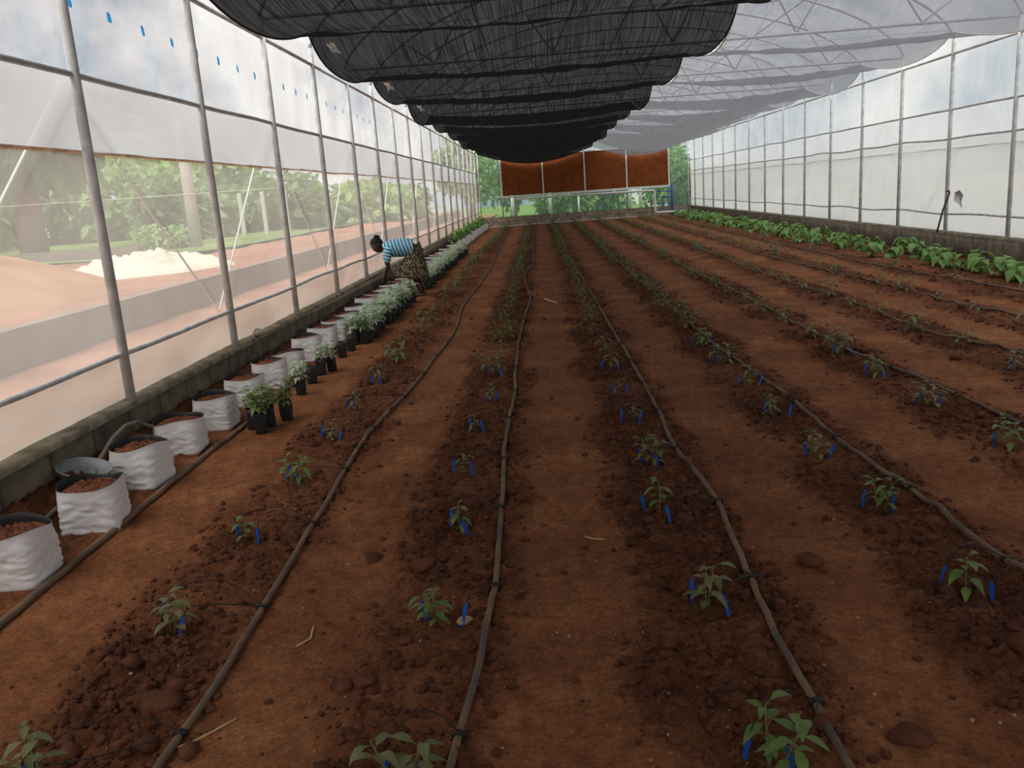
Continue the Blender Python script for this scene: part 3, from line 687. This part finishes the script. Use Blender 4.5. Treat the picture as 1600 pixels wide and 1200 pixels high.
# ------------------------------------------------------------------ white grow bags
def grow_bag(seed):
    rs = np.random.RandomState(seed); n = 72; R = []; J = 26
    hgt = .268; ph = rs.rand(6) * 6.28
    A = np.array([2 * PI * k / n for k in range(n)])
    for j in range(J + 1):
        f = j / J; z = hgt * f; sq = 2.3 + 7.0 * max(0, 1 - f * 1.05) ** 1.3; rad = .150 * (1.0 + .145 * f - .03 * math.sin(f * 3.1)) * (.965 if j == 0 else 1)
        c, s_ = np.cos(A), np.sin(A)
        q = rad / (np.abs(c) ** sq + np.abs(s_) ** sq) ** (1 / sq)
        w = np.abs(fbm(A * 1.1 + 3.7 * seed, np.full(n, z * 30 + 11 * seed) + np.sin(A * 2 + ph[0]) * 1.2, 3))
        w2 = np.abs(fbm(np.cos(A) * 1.6 + seed, np.sin(A) * 1.6 + z * 22, 3))
        low = min(1, f * 8) * (1 - sstep(.55, .95, f))
        q = q * (1 + .045 * (.5 - w) * low * 1.6 + .05 * (.4 - w2) * low)
        zz = z + (.012 * np.sin(A * 2 + ph[3]) + .007 * np.sin(A * 3 + ph[4])) * f
        R.append(list(zip((q * c).tolist(), (q * s_).tolist(), zz.tolist())))
    out = MB(); out.rings(R, cap0=True)
    lin = MB(); top = R[-1]; I = []
    for sc_, dz in ((1.0, .002), (.98, .001), (.935, -.025), (.90, -.06)):
        I.append([(p[0] * sc_, p[1] * sc_, p[2] + dz) for p in top])
    lin.rings(I)
    so = MB(); P = [[(p[0] * t * .915, p[1] * t * .915, hgt - .040 + (1 - t * t) * .030 + .007 * rs.randn() * (t < .95)) for p in top] for t in (.99, .85, .7, .5, .3, .05)]
    so.rings(P, cap1=True)
    return out.mesh('bag_skin', M['bag']), lin.mesh('lining', M['lining']), so.mesh('potting_soil', M['bagsoil'])
BAGV = [grow_bag(i) for i in range(4)]
def leafy(seed, h, n, L, W, matn, droop=.5):
    rs = random.Random(seed); m = MB()
    for i in range(n):
        a = i * 2.4 + rs.uniform(-.4, .4); f = rs.uniform(.15, 1); el = rs.uniform(.1, 1.0)
        b = Vector((rs.uniform(-.02, .02), rs.uniform(-.02, .02), 0)); d = Vector((math.cos(a) * math.cos(el), math.sin(a) * math.cos(el), math.sin(el)))
        c = Vector((b.x, b.y, h * f * .75)) + Vector((math.cos(a), math.sin(a), 0)) * rs.uniform(.01, .05)
        m.tube([b, (b + c) / 2 + Vector((0, 0, h * .1)), c], [.004, .003, .002], 5)
        m.leaf(c, d, (0, 0, 1), L * rs.uniform(.7, 1.2), W * rs.uniform(.7, 1.2), rs.uniform(.5, 1.2) * droop)
    return m.mesh('leaves', M[matn])
BAGLEAF = [leafy(900 + i, .42, 26, .20, .10, 'leafbright', .7) for i in range(3)]
BAGY = [3.50, 4.15, 4.80, 5.45, 6.08]
y = 6.72; rs = random.Random(5)
while y < 38.6: BAGY.append(y); y += .635
BAGX = [-2.50, -2.475, -2.52, -2.555, -2.545]
for i, y in enumerate(BAGY):
    x = BAGX[i] if i < 5 else -2.54 + rs.uniform(-.012, .012); V = BAGV[i % 4]
    look = 'white grow bag of red soil, %s from the front beside the left kerb' % ordn(i + 1)
    leafy_ = 24.2 < y < 37.5
    if leafy_: look = 'white grow bag with a bright green plant, %s from the front by the left kerb' % ordn(i + 1)
    t = thing('grow_bag', look, 'grow bag', (x, y, hs(x + .1, y) - .004), math.radians(rs.uniform(-6, 12)), 'white grow bags along the left kerb')
    s = rs.uniform(.90, .965); t.scale = (s, s, rs.uniform(.88, .98))
    b = obj('bag', V[0], None, t); obj('lining', V[1], None, t); obj('soil', V[2], None, t)
    if leafy_:
        p = obj('plant', BAGLEAF[i % 3], None, t, (0, 0, .24)); p.rotation_euler = (0, 0, rs.uniform(0, 6)); p.scale = (rs.uniform(.9, 1.25),) * 3

# ------------------------------------------------------------------ black seedling bags
def polybag(seed):
    rs = np.random.RandomState(seed); n = 16; R = []
    for j in range(7):
        f = j / 6; rad = .043 + .004 * math.sin(f * 3) + .004 * f
        R.append([((rad + .004 * math.sin(a * 4 + f * 5 + seed)) * math.cos(a), (rad + .004 * math.sin(a * 4 + f * 5 + seed)) * math.sin(a), .165 * f + .004 * math.sin(a * 3) * f) for a in [2 * PI * k / n for k in range(n)]])
    R.append([(p[0] * .9, p[1] * .9, p[2] - .004) for p in R[-1]]); R.append([(p[0] * .9, p[1] * .9, p[2] - .03) for p in R[-2]])
    m = MB(); m.rings(R, cap0=True)
    so = MB(); so.rings([[(p[0] * t, p[1] * t, .138 + .006 * rs.rand()) for p in R[-1]] for t in (1, .5, .05)], cap1=True)
    return m.mesh('bag_skin', M['poly']), so.mesh('soil', M['bagsoil'])
def nursery(seed, h, matn, n=24):
    rs = random.Random(seed); m = MB(); s = MB()
    for q in range(2):
        a0 = rs.uniform(0, 6.28); top = Vector((math.cos(a0) * .035, math.sin(a0) * .035, h * rs.uniform(.85, 1.05)))
        s.tube([(0, 0, -.02), top * .5 + Vector((.006, 0, 0)), top], [.0035, .003, .0015], 5)
        for i in range(n // 2):
            f = .18 + .82 * i / (n // 2 - 1); c = top * f; a = i * 2.4 + rs.uniform(-.5, .5); el = rs.uniform(-.2, .7)
            d = Vector((math.cos(a) * math.cos(el), math.sin(a) * math.cos(el), math.sin(el))); L = rs.uniform(.045, .075)
            s.tube([c, c + d * .025], .0012, 4)
            for t_ in (0, 1.0, -1.0):
                d2 = Vector((math.cos(a + t_), math.sin(a + t_), d.z)); m.leaf(c + d * .025, d2, (0, 0, 1), L * (1 if t_ == 0 else .75), L * .48, rs.uniform(.2, .8))
    return m.mesh('leaves', M[matn]), s.mesh('stems', M['stem'])
POLY = [polybag(i) for i in range(3)]
NUR = [nursery(i, (.19, .16, .20)[i % 3], ('leaf', 'leafoverexposed', 'leafoverexposed')[i % 3]) for i in range(6)]
PB = [(-2.14, 5.86, 0, 'front bag of the nearest cluster'), (-2.235, 5.99, 0, 'left bag of the nearest cluster'), (-2.13, 6.02, 0, 'rear bag of the nearest cluster'), (-2.05, 6.20, 3, 'right bag of the nearest cluster'),
      (-2.16, 7.0, 1, 'alone behind the nearest cluster'), (-2.18, 7.45, None, 'bare, beside the supply pipe'), (-2.2, 7.86, 4, 'front of the second cluster'), (-2.14, 8.02, 1, 'rear of the second cluster'),
      (-2.19, 8.70, None, 'bare, front of the third cluster'), (-2.17, 9.05, None, 'bare, rear of the third cluster')]
rs = random.Random(9)
SEEN = [(p[0], p[1], p[2], f'black polybag seedling, {p[3]} on the red soil') for p in PB]
y = 9.4; k = 0; spots = []
while y < 23.4:
    if not 13.25 < y < 14.75:
        spots.append((-2.20 + rs.uniform(-.02, .02), y))
        if rs.random() < .8: spots.append((-2.085 + rs.uniform(-.015, .015), y + rs.uniform(-.03, .03)))
    y += .155 if y < 18 else .2
for k, (x, y) in enumerate(spots):
    where = 'in front of' if y < 14 else 'behind'
    n_ = k + 1 if y < 14 else k + 1 - sum(1 for s in spots if s[1] < 14)
    SEEN.append((x, y, rs.choice([0, 1, 2, 4, 5, 1, 2]) if y < 14 else rs.choice([1, 2, 4, 5]), f'black polybag with leafy seedling, {ordn(n_)} in the line {where} the person'))
for k, (x, y, v, lbl) in enumerate(SEEN):
    t = thing('seedling_bag', lbl if v is not None else lbl.replace('seedling', 'pot'), 'seedling bag', (x, y, hs(x, y) - .004), rs.uniform(0, 6), 'black polybags of seedlings beside the grow bags')
    B = POLY[k % 3]; obj('bag', B[0], None, t); obj('soil', B[1], None, t)
    if v is not None:
        p = obj('leaves', NUR[v][0], None, t, (0, 0, .14)); obj('stem', NUR[v][1], None, t, (0, 0, .14))

# ------------------------------------------------------------------ leafy bed by the right kerb
BED = [leafy(300 + i, .34, 13, .18, .13, 'leafbright', 1.0) for i in range(5)]
rs = random.Random(31); y = 11.2; k = 0
while y < 39:
    for x0 in (6.28,) if y < 14.6 else (6.05, 6.5):
        if 15.6 < y < 16.5 : continue
        x = x0 + rs.uniform(-.15, .15); k += 1; yy = y + rs.uniform(-.12, .12)
        o = obj('leafy_plant', BED[k % 5], None, None, (x, yy, hs(x, yy) - .01)); o.rotation_euler = (0, 0, rs.uniform(0, 6)); o.scale = (rs.uniform(.85, 1.25),) * 3
        tag(o, f'broad-leaved green plant by the right kerb, {ordn(k)} from the camera end', 'plant', 'leafy plants along the right kerb')
    y += .42 if y < 15 else .6
for k in range(12):
    y = 9.5 + 1.9 * k; x = 5.45 + rs.uniform(-.05, .05)
    o = obj('weed_tuft', PROT[4 + k % 4][2], None, None, (x, y, hs(x, y))); o.scale = (1.1,) * 3
    tag(o, f'small dull weed on the eighth drip row, {ordn(k + 1)} from the front', 'weed', 'weeds on the eighth drip row')

# ------------------------------------------------------------------ small things
ba = thing('basin', 'grey round basin tilted between the kerb and the grow bags', 'basin', (-2.685, 4.45, .19))
ba.scale = (.72, .72, .9)
R = [[(r * math.cos(a), r * math.sin(a), z) for a in [2 * PI * k / 40 for k in range(40)]] for r, z in ((.10, -.075), (.135, -.06), (.17, .0), (.195, .055), (.208, .06), (.212, .052), (.205, .048), (.19, .05), (.165, -.005), (.13, -.05), (.02, -.055))]
m = MB(); m.rings(R, cap0=True, cap1=True); bo = obj('bowl', m, M['basin'], ba)
m = MB(); rs = random.Random(3)
for i in range(26):
    a = rs.uniform(0, 6.28); q = rs.uniform(0, .09); d = Vector((math.cos(a) * .4, math.sin(a) * .4, 1)); m.leaf((q * math.cos(a), q * math.sin(a), -.05), d, (1, 0, 0), rs.uniform(.05, .11), .008, .2)
tag(obj('grass_tuft', m, M['leaf'], None, (-2.685, 4.45, .19)), 'wisps of green grass growing in the grey basin', 'grass', kind='stuff')
ba.rotation_euler = (math.radians(0), math.radians(14), 0)
tag(obj('stone', MB().blob((0, 0, 0), .042, 5, (1, 1, .95), .3, 3), M['stone'], None, (-2.79, 7.9, .442)), 'round pale stone sitting on top of the left kerb', 'stone')
rd = thing('iron_rod', 'dark iron rod with bent top leaning on the right side film', 'rod', (6.93, 15.12, .40))
obj('shaft', MB().tube([(0, 0, 0), (.02, -.13, .36), (.06, -.26, .66)], .016, 8), M['iron'], rd); obj('hook', MB().tube([(.06, -.26, .66), (.06, -.23, .70), (.07, -.14, .69)], .016, 8), M['iron'], rd)
m = MB(); m.add([(XR + .042, 14.95 + a, z) for a, z in ((0, 1.06), (-.16, 1.10), (-.30, 1.02), (-.24, .92), (-.28, .80), (-.12, .88), (.02, .92))] + [(XR + .046, 14.95 + a, z) for a, z in ((0, 1.06), (-.16, 1.10), (-.30, 1.02), (-.24, .92), (-.28, .80), (-.12, .88), (.02, .92))],
    [tuple(range(7)), tuple(range(13, 6, -1))] + [(i, (i + 1) % 7, 7 + (i + 1) % 7, 7 + i) for i in range(7)])
o = obj('patch', m, M['white'], wr_); o['label'] = 'torn white patch on the film'
for i, (x, y, r, lb) in enumerate([(-1.34, 2.43, .052, 'big soil clod at the front left beside the leftmost drip hose'), (-.70, 2.53, .035, 'lone dark clod on the path left of the second crop row'), (-.62, 3.42, .05, 'flat brown clod behind the second seedling of the second row'),
        (-.36, 3.30, .045, 'wide brown clod beside the second drip hose'), (-.385, 2.96, .026, 'pale pinkish stone beside the second drip hose'), (1.04, 3.28, .045, 'brown clod on the path between third and fourth crop rows'),
        (1.52, 2.55, .055, 'long low clod in front of the nearest fourth-row seedling'), (1.66, 2.60, .035, 'small clod at the end of the long low clod'), (-.60, 2.80, .03, 'dark clod beside the base of the second-row seedling'), (.98, 2.15, .04, 'brown lump of soil right of the third drip hose')]):
    tag(obj('stone' if 'stone' in lb else 'soil_clod', MB().blob((0, 0, 0), r, 70 + i, (1.25, 1, .72), .32, 3), M['palebark'] if False else (M['straw'] if 'stone' in lb else M['clod']), None, (x, y, hs(x, y) + r * .25)), lb, 'stone' if 'stone' in lb else 'clod')
for i, (p, lb) in enumerate([([(-1.20, 2.20), (-1.13, 2.27), (-1.07, 2.35)], 'pale straw beside the leftmost drip hose at the front'), ([(.12, 3.66), (.16, 3.62), (.205, 3.60)], 'pale twig on the middle path, nearer one'),
        ([(.00, 12.3), (.08, 12.0), (.17, 11.75)], 'pale stick on the middle path, farther one'), ([(-1.0, 2.78), (-.96, 2.84), (-.97, 2.92)], 'thin curled dry root on the path right of the leftmost hose')]):
    n = .004 if i != 2 else .016
    pts = []
    for a, b in zip(p[:-1], p[1:]):
        for t_ in (0, .5): pts.append((a[0] + (b[0] - a[0]) * t_, a[1] + (b[1] - a[1]) * t_))
    pts.append(p[-1])
    tag(obj('twig', MB().tube([(a, b, hs(a, b) + n) for a, b in pts], n, 6), M['straw']), lb, 'twig')

# ------------------------------------------------------------------ person
def person():
    t = thing('person', 'person in blue striped top and patterned skirt bending over the grow bags', 'person', (-2.02, 14.0, 0))
    def skin(name, chains, material, sub=2):
        vs = []; es = []; rad = []; idx = {}
        def vid(p, r):
            k = tuple(round(c, 4) for c in p)
            if k not in idx: idx[k] = len(vs); vs.append(p); rad.append(r)
            return idx[k]
        for ch in chains:
            ids = [vid(p, r) for p, r in ch]
            es += [(a, b) for a, b in zip(ids[:-1], ids[1:])]
        me = bpy.data.meshes.new(name); me.from_pydata(vs, es, []); me.materials.append(material)
        o = bpy.data.objects.new(name, me); C.objects.link(o); o.parent = t
        mod = o.modifiers.new('skin', 'SKIN'); mod.use_smooth_shade = True
        sv = me.skin_vertices[0].data
        for i, r in enumerate(rad): sv[i].radius = (r, r) if not isinstance(r, tuple) else r; sv[i].use_root = (i == 0)
        ss = o.modifiers.new('subdivision', 'SUBSURF'); ss.levels = sub; ss.render_levels = sub
        return o
    # local frame: -x is the way the figure faces, y across the shoulders
    pel = (-.10, 0, .80); sp1 = (-.24, 0, .845); sp2 = (-.40, 0, .845); ch_ = (-.53, 0, .83); nk = (-.625, 0, .845); hd = (-.665, 0, .86)
    body = [[(pel, .135), (sp1, .115), (sp2, .12), (ch_, .105), (nk, .05), (hd, .05)]]
    hands = []
    for s in (-1, 1):
        y = s
        hip = (-.06, .09 * y, .74); kn = (-.17, .11 * y, .42); an = (-.02 + .03 * y, .11 * y, .075); toe = (-.14 + .03 * y, .12 * y, .03)
        body.append([(pel, .135), (hip, .095), (kn, .06), (an, .038), (toe, .033)])
        sh = (-.555, .145 * y, .80); el = (-.565 - .02 * y, .17 * y, .55); wr = (-.565 + .065 * y, .085 * y, .335); pm = (-.56 + .07 * y, .055 * y, .27)
        body.append([(ch_, .105), (sh, .056), (el, .037), (wr, .025), (pm, .028)])
        hands.append((pm, y))
    skin('body', body, M['skin'])
    for pm, y in hands:
        chains = []
        for f in range(4):
            fx = pm[0] + (-.026 + .017 * f); b = (fx, pm[1], pm[2] - .02); L = (.032, .04, .038, .028)[f]
            chains = [[(b, .0085), ((fx - .002, pm[1] - .008 * y, b[2] - L * .8), .008), ((fx, pm[1] - .028 * y, b[2] - L * 1.35), .007)]]
            skin('finger', chains, M['skin'], 1)
        skin('thumb', [[((pm[0] - .02, pm[1] - .012 * y, pm[2] + .012), .0095), ((pm[0] - .04, pm[1] - .026 * y, pm[2] - .012), .0085), ((pm[0] - .035, pm[1] - .04 * y, pm[2] - .035), .0075)]], M['skin'], 1)
    # head: shaped ellipsoid looking down-forward
    vs, fs = ICO[3]; hv = vs.copy()
    # head-local: z up (crown), -x face
    P = np.stack([hv[:, 0] * .104, hv[:, 1] * .084, hv[:, 2] * .126], 1)
    low = np.clip(-hv[:, 2], 0, 1); P[:, 1] *= 1 - .32 * low; P[:, 0] = np.where(hv[:, 0] > 0, P[:, 0] * (1 - .45 * low), P[:, 0] * (1 - .06 * low))
    face = np.clip(-hv[:, 0], 0, 1)
    nose = np.exp(-((hv[:, 1]) / .16) ** 2 - ((hv[:, 2] + .16) / .2) ** 2) * face; P[:, 0] -= .020 * nose
    for e in (-1, 1):
        P[:, 0] += .008 * np.exp(-((hv[:, 1] - .36 * e) / .16) ** 2 - ((hv[:, 2] - .06) / .12) ** 2) * face
    P[:, 0] -= .009 * np.exp(-((hv[:, 1]) / .28) ** 2 - ((hv[:, 2] + .50) / .09) ** 2) * face
    P[:, 0] -= .006 * np.exp(-((hv[:, 1]) / .3) ** 2 - ((hv[:, 2] + .85) / .15) ** 2) * face
    A = Matrix.Rotation(math.radians(-48), 4, 'Y'); HC = Vector((-.690, -.02, .875))
    def hp(p): return HC + (A @ Vector(p))
    hm = MB(); hm.add([hp(p) for p in P.tolist()], fs); hd_ = obj('head', hm, M['skin'], t)
    hr = MB(); H = P * 1.07 + np.array([.010, 0, .010])
    cut = (hv[:, 0] > -.42 + .3 * np.clip(-hv[:, 2], 0, 1) * 2) | (hv[:, 2] > .55)
    cut &= hv[:, 2] > -.55
    hr.add([hp(p) for p in H.tolist()], [f for f in fs if all(cut[i] for i in f)])
    hr.blob(hp((.088, 0, .090)), .058, 8, (1, 1, .9), .15, 3); obj('hair', hr, M['hair'], hd_)
    for e in (-1, 1):
        em = MB(); em.blob(hp((.012, .086 * e, -.005)), .021, 3, (1, .45, 1.3), .1, 2); obj('ear', em, M['skin'], hd_)
        ey = MB(); ey.blob(hp((-.087, .030 * e, .006)), .0085, 3, (1, 1, .7), 0, 2); obj('eye', ey, M['hair'], hd_)
    ms = MB(); ms.blob(hp((-.089, 0, -.063)), .018, 3, (.45, 1.1, .35), 0, 2); obj('mouth', ms, mat('lips', (.12, .045, .04), .5), hd_)
    # shirt
    def stripes():
        m = bpy.data.materials.new('blue_striped_knit'); m.use_nodes = True; n, l = m.node_tree.nodes, m.node_tree.links; b = n['Principled BSDF']; b.inputs['Roughness'].default_value = .9
        tc_ = n.new('ShaderNodeTexCoord'); s = n.new('ShaderNodeSeparateXYZ'); l.new(tc_.outputs['Object'], s.inputs[0])
        ml = n.new('ShaderNodeMath'); ml.operation = 'MULTIPLY_ADD'; ml.inputs[1].default_value = .28; l.new(s.outputs['Z'], ml.inputs[0]); l.new(s.outputs['X'], ml.inputs[2])
        m2 = n.new('ShaderNodeMath'); m2.operation = 'MULTIPLY'; m2.inputs[1].default_value = 17.5; l.new(ml.outputs[0], m2.inputs[0])
        fr = n.new('ShaderNodeMath'); fr.operation = 'FRACT'; l.new(m2.outputs[0], fr.inputs[0])
        r = n.new('ShaderNodeValToRGB'); r.color_ramp.interpolation = 'CONSTANT'; r.color_ramp.elements[0].color = (.06, .36, .60, 1); r.color_ramp.elements[1].position = .34; r.color_ramp.elements[1].color = (.04, .22, .42, 1)
        e = r.color_ramp.elements.new(.66); e.color = (.75, .86, .90, 1); l.new(fr.outputs[0], r.inputs['Fac']); l.new(r.outputs['Color'], b.inputs['Base Color']); return m
    sleeves = []
    sh_m = stripes()
    def zstripes():
        m = sh_m.copy(); m.name = 'blue_striped_sleeve'
        for nd in m.node_tree.nodes:
            if nd.type == 'MATH' and nd.operation == 'MULTIPLY_ADD': nd.inputs[1].default_value = 3.0
            if nd.type == 'MATH' and nd.operation == 'MULTIPLY': nd.inputs[1].default_value = 6.0
        return m
    slv = zstripes()
    n = 40; R = []
    for f_, cx, cz, ry, rz_ in ((0, -.115, .80, .168, .142), (.12, -.155, .81, .17, .146), (.3, -.22, .815, .168, .148), (.5, -.33, .815, .17, .15), (.7, -.43, .81, .178, .148), (.84, -.515, .805, .188, .132), (.94, -.575, .815, .165, .105), (1.0, -.612, .835, .10, .072), (1.02, -.622, .84, .066, .055)):
        R.append([(cx - .02 * math.sin(a) * f_, ry * math.cos(a) * (1 + .02 * math.sin(5 * a + 9 * f_)), cz + rz_ * math.sin(a) * (1 + .03 * math.sin(3 * a + 14 * f_))) for a in [2 * PI * k_ / n for k_ in range(n)]])
    sm = MB(); sm.rings(R); obj('shirt', sm, sh_m, t)
    for s in (-1, 1):
        skin('sleeve', [[((-.47, .10 * s, .83), .085), ((-.545, .150 * s, .80), .084), ((-.562 - .01 * s, .162 * s, .69), .070), ((-.566 - .016 * s, .168 * s, .58), .062)]], slv)
    # skirt: loft of rings from waist to hem, with folds
    n = 48; R = []
    for j in range(15):
        f = j / 14; cx = -.115 - .075 * f ** 1.2; cz = .80 - .49 * f
        rx = .115 + .185 * f ** .9; ry = .15 + .10 * f
        ring = []
        for k_ in range(n):
            a = 2 * PI * k_ / n; fold = 1 + .055 * f * math.sin(a * 9 + 2 * math.sin(a * 2)) 
            tilt = .07 * (1 - f) * (-math.cos(a))   # waist faces forward
            ring.append((cx + rx * fold * math.cos(a) + .06 * (1 - f) * 0, ry * fold * math.sin(a), cz + .10 * (1 - f) * math.cos(a) - .055 * f * math.cos(a) + .01 * math.sin(a * 5) * f))
        R.append(ring)
    R.append([(p[0] * .985 - .003, p[1] * .97, p[2] + .01) for p in R[-1]])
    sk = MB(); sk.rings(R)
    def skirtmat():
        m = bpy.data.materials.new('patterned_skirt_cloth'); m.use_nodes = True; n_, l = m.node_tree.nodes, m.node_tree.links; b = n_['Principled BSDF']; b.inputs['Roughness'].default_value = .9
        tc_ = n_.new('ShaderNodeTexCoord'); v = n_.new('ShaderNodeTexVoronoi'); v.inputs['Scale'].default_value = 27; l.new(tc_.outputs['Object'], v.inputs['Vector'])
        r = n_.new('ShaderNodeValToRGB'); r.color_ramp.elements[0].position = .34; r.color_ramp.elements[0].color = (.36, .30, .17, 1); r.color_ramp.elements[1].position = .46; r.color_ramp.elements[1].color = (.055, .034, .018, 1)
        l.new(v.outputs['Distance'], r.inputs['Fac']); l.new(r.outputs['Color'], b.inputs['Base Color']); return m
    obj('skirt', sk, skirtmat(), t)
    for s in (-1, 1):
        f = MB(); f.blob((-.085 + .03 * s, .115 * s, .028), .05, 3, (2.1, .85, .55), .05, 3); obj('sandal', f, M['foot'], t)
    t.rotation_euler = (0, 0, math.radians(8))
person()

# ------------------------------------------------------------------ outside the left film
def heap_mesh(nx, ny, sx, sy, h, amp, seed, p=1.4):
    xs = np.linspace(-1, 1, nx); ys = np.linspace(-1, 1, ny); X, Y = np.meshgrid(xs, ys); r = np.sqrt(X * X + Y * Y)
    Z = h * np.clip(1 - r, 0, 1) ** (1 / p) + amp * fbm(X * 3 + seed, Y * 3, 4) * np.clip(1 - r, 0, 1) - .05 * (r > .97)
    m = MB(); m.grid([[(X[i, j] * sx, Y[i, j] * sy, Z[i, j]) for j in range(nx)] for i in range(ny)]); return m
tag(obj('sand_pile', heap_mesh(40, 40, 2.5, 4.1, 1.15, .06, 2, 1.15), M['sand'], None, (-9.35, 12.1, .42)), 'large orange sand pile in the yard beyond the left film', 'sand pile')
tp = heap_mesh(60, 40, 1.9, 1.6, .38, .40, 9, 2.2)
tag(obj('tarp', tp, M['tarp'], None, (-8.55, 17.9, .42)), 'crumpled cream tarp lying in the yard beyond the left film', 'tarp')
def crown(seed, w, h, n, L, matn, d=None):
    rs = np.random.RandomState(seed); m = MB(); d = d or w
    cl = rs.randn(14, 3); cl /= np.linalg.norm(cl, axis=1)[:, None]
    for i in range(n):
        c = cl[rs.randint(14)] * rs.uniform(.45, .75); p = rs.randn(3); p /= np.linalg.norm(p); p = c + p * rs.uniform(.25, .45)
        dr = p + rs.randn(3) * .6
        m.leaf((p[0] * w, p[1] * d, p[2] * h), Vector(dr.tolist()), (rs.randn(), rs.randn(), 1), L * rs.uniform(.7, 1.3), L * rs.uniform(.45, .8), .3)
    return m
def tree(x, y, z0, w, h, trunk_h, seed, label, matn='outgreen', tr=.25, n=2200, L=.45, trunkmat='bark'):
    t = thing('tree', label, 'tree', (x, y, z0))
    if trunk_h > 0:
        pts = [(0, 0, -.2), (.05, 0, trunk_h * .5), (.0, .05, trunk_h)]; m = MB(); m.tube(pts, [tr * 1.15, tr, tr * .85], 12)
        for a in (0.5, 2.4, 4.3): m.tube([pts[2], (w * .4 * math.cos(a), w * .4 * math.sin(a), trunk_h + h * .6)], [tr * .5, tr * .2], 7)
        obj('trunk', m, M[trunkmat], t)
    cm = crown(seed, w, h, n, L, matn); o = obj('foliage', cm, M[matn], t, (0, 0, trunk_h + h * .75))
tree(-17.7, 29.0, .5, 3.4, 1.7, 3.0, 1, 'dark tree with thick brown trunk beyond the left film', 'outgreen', .42, 2600, .6)
HEDGE = sorted([(-30, 42, 5, 3.4), (-24, 44, 5, 3.3), (-18.5, 43, 4, 2.9), (-13.5, 43, 3.6, 1.9), (-10, 47, 3.4, 1.3), (-34, 34, 5, 3.2), (-27.5, 36, 4, 3.0), (-39, 27, 4.5, 3), (-8.9, 50, 2.6, 1.2), (-40, 18, 5, 3), (-15.5, 36, 2.2, 1.5)], key=lambda q: q[0] / q[1])
for i, (x, y, w, h) in enumerate(HEDGE):
    tree(x, y, .3, w, h, 0, 20 + i, f'green bushy shrub outside the left film, {ordn(i + 1)} from the left', 'outgreen2' if i % 2 else 'outgreen', 0, 1700, .62)
tree(-12.1, 27.0, .5, .75, .5, 0, 60, 'small round yellow-green bush behind the cream tarp', 'outgreen2', 0, 500, .22)
tag(obj('pole', MB().tube([(0, 0, -.2), (.02, 0, 1.8), (.0, 0, 4.0)], [.20, .185, .17], 14), M['palebark'], None, (-11.14, 27.04, .5)), 'thick pale pole standing in the yard behind the tarp', 'pole')
fp = [(-13.9, 26.7, 1.9), (-17.6, 38, 2.1), (-14.1, 34.5, 1.8), (-13.3, 35, 1.8), (-12.5, 35.5, 1.8), (-11.7, 36, 1.8), (-10.9, 36.5, 1.8)]
for i, (x, y, h) in enumerate(fp):
    tag(obj('fence_post', MB().box((-.075, -.075, -.2), (.075, .075, h)), M['post'], None, (x, y, .5), smooth=False), f'pale concrete fence post beyond the left film, {ordn(i + 1)} from the left' if i > 1 else ('pale fence post nearest the leftmost steel post' if i == 0 else 'pale fence post above the round yellow-green bush'), 'post', 'fence posts outside the left film')
tag(obj('fence_wire', MB().tube([(-24, 26.7, 2.25), (-13.9, 26.7, 2.2), (-8, 27, 2.2)], .012, 5), M['post']), 'thin wire strung along the fence posts outside', 'wire')
tag(obj('low_curb', MB().box((-20, 24.0, .3), (-11.6, 24.3, .78)), M['outwall'], smooth=False), 'low grey curb wall below the trees outside', 'curb')
# outside the far end
for i, (x, y, w, h, th) in enumerate([(-11.5, 58, 2.6, 1.2, 0), (-3.9, 49, 1.9, 2.6, 1.3), (-1.6, 52, 2.0, 2.2, 1.2), (1.5, 50, 1.9, 1.6, 0), (4.6, 51, 1.9, 1.7, 0), (7.8, 49, 2.2, 1.9, 0.4), (12.4, 56, 2.4, 1.4, .2)]):
    tree(x, y, 0, w, h, th, 80 + i, f'green tree beyond the far net end, {ordn(i + 1)} from the left', ('outgreen2' if i in (1, 2) else 'outgreen'), .2, 3000, .32)
for i, (x, h) in enumerate([(-1.35, 1.5), (.55, 1.7), (2.0, 1.1), (4.62, 2.2), (5.2, 2.0)]):
    tag(obj('outer_post', MB().tube([(0, 0, -.1), (0, 0, h)], (.09 if i != 2 else .05), 8), M['post'], None, (x, 43.0 + .3 * i, .03)), f'pale post standing outside beyond the far end net, {ordn(i + 1)} from the left', 'post', 'posts beyond the far net')
bpy.context.view_layer.update()
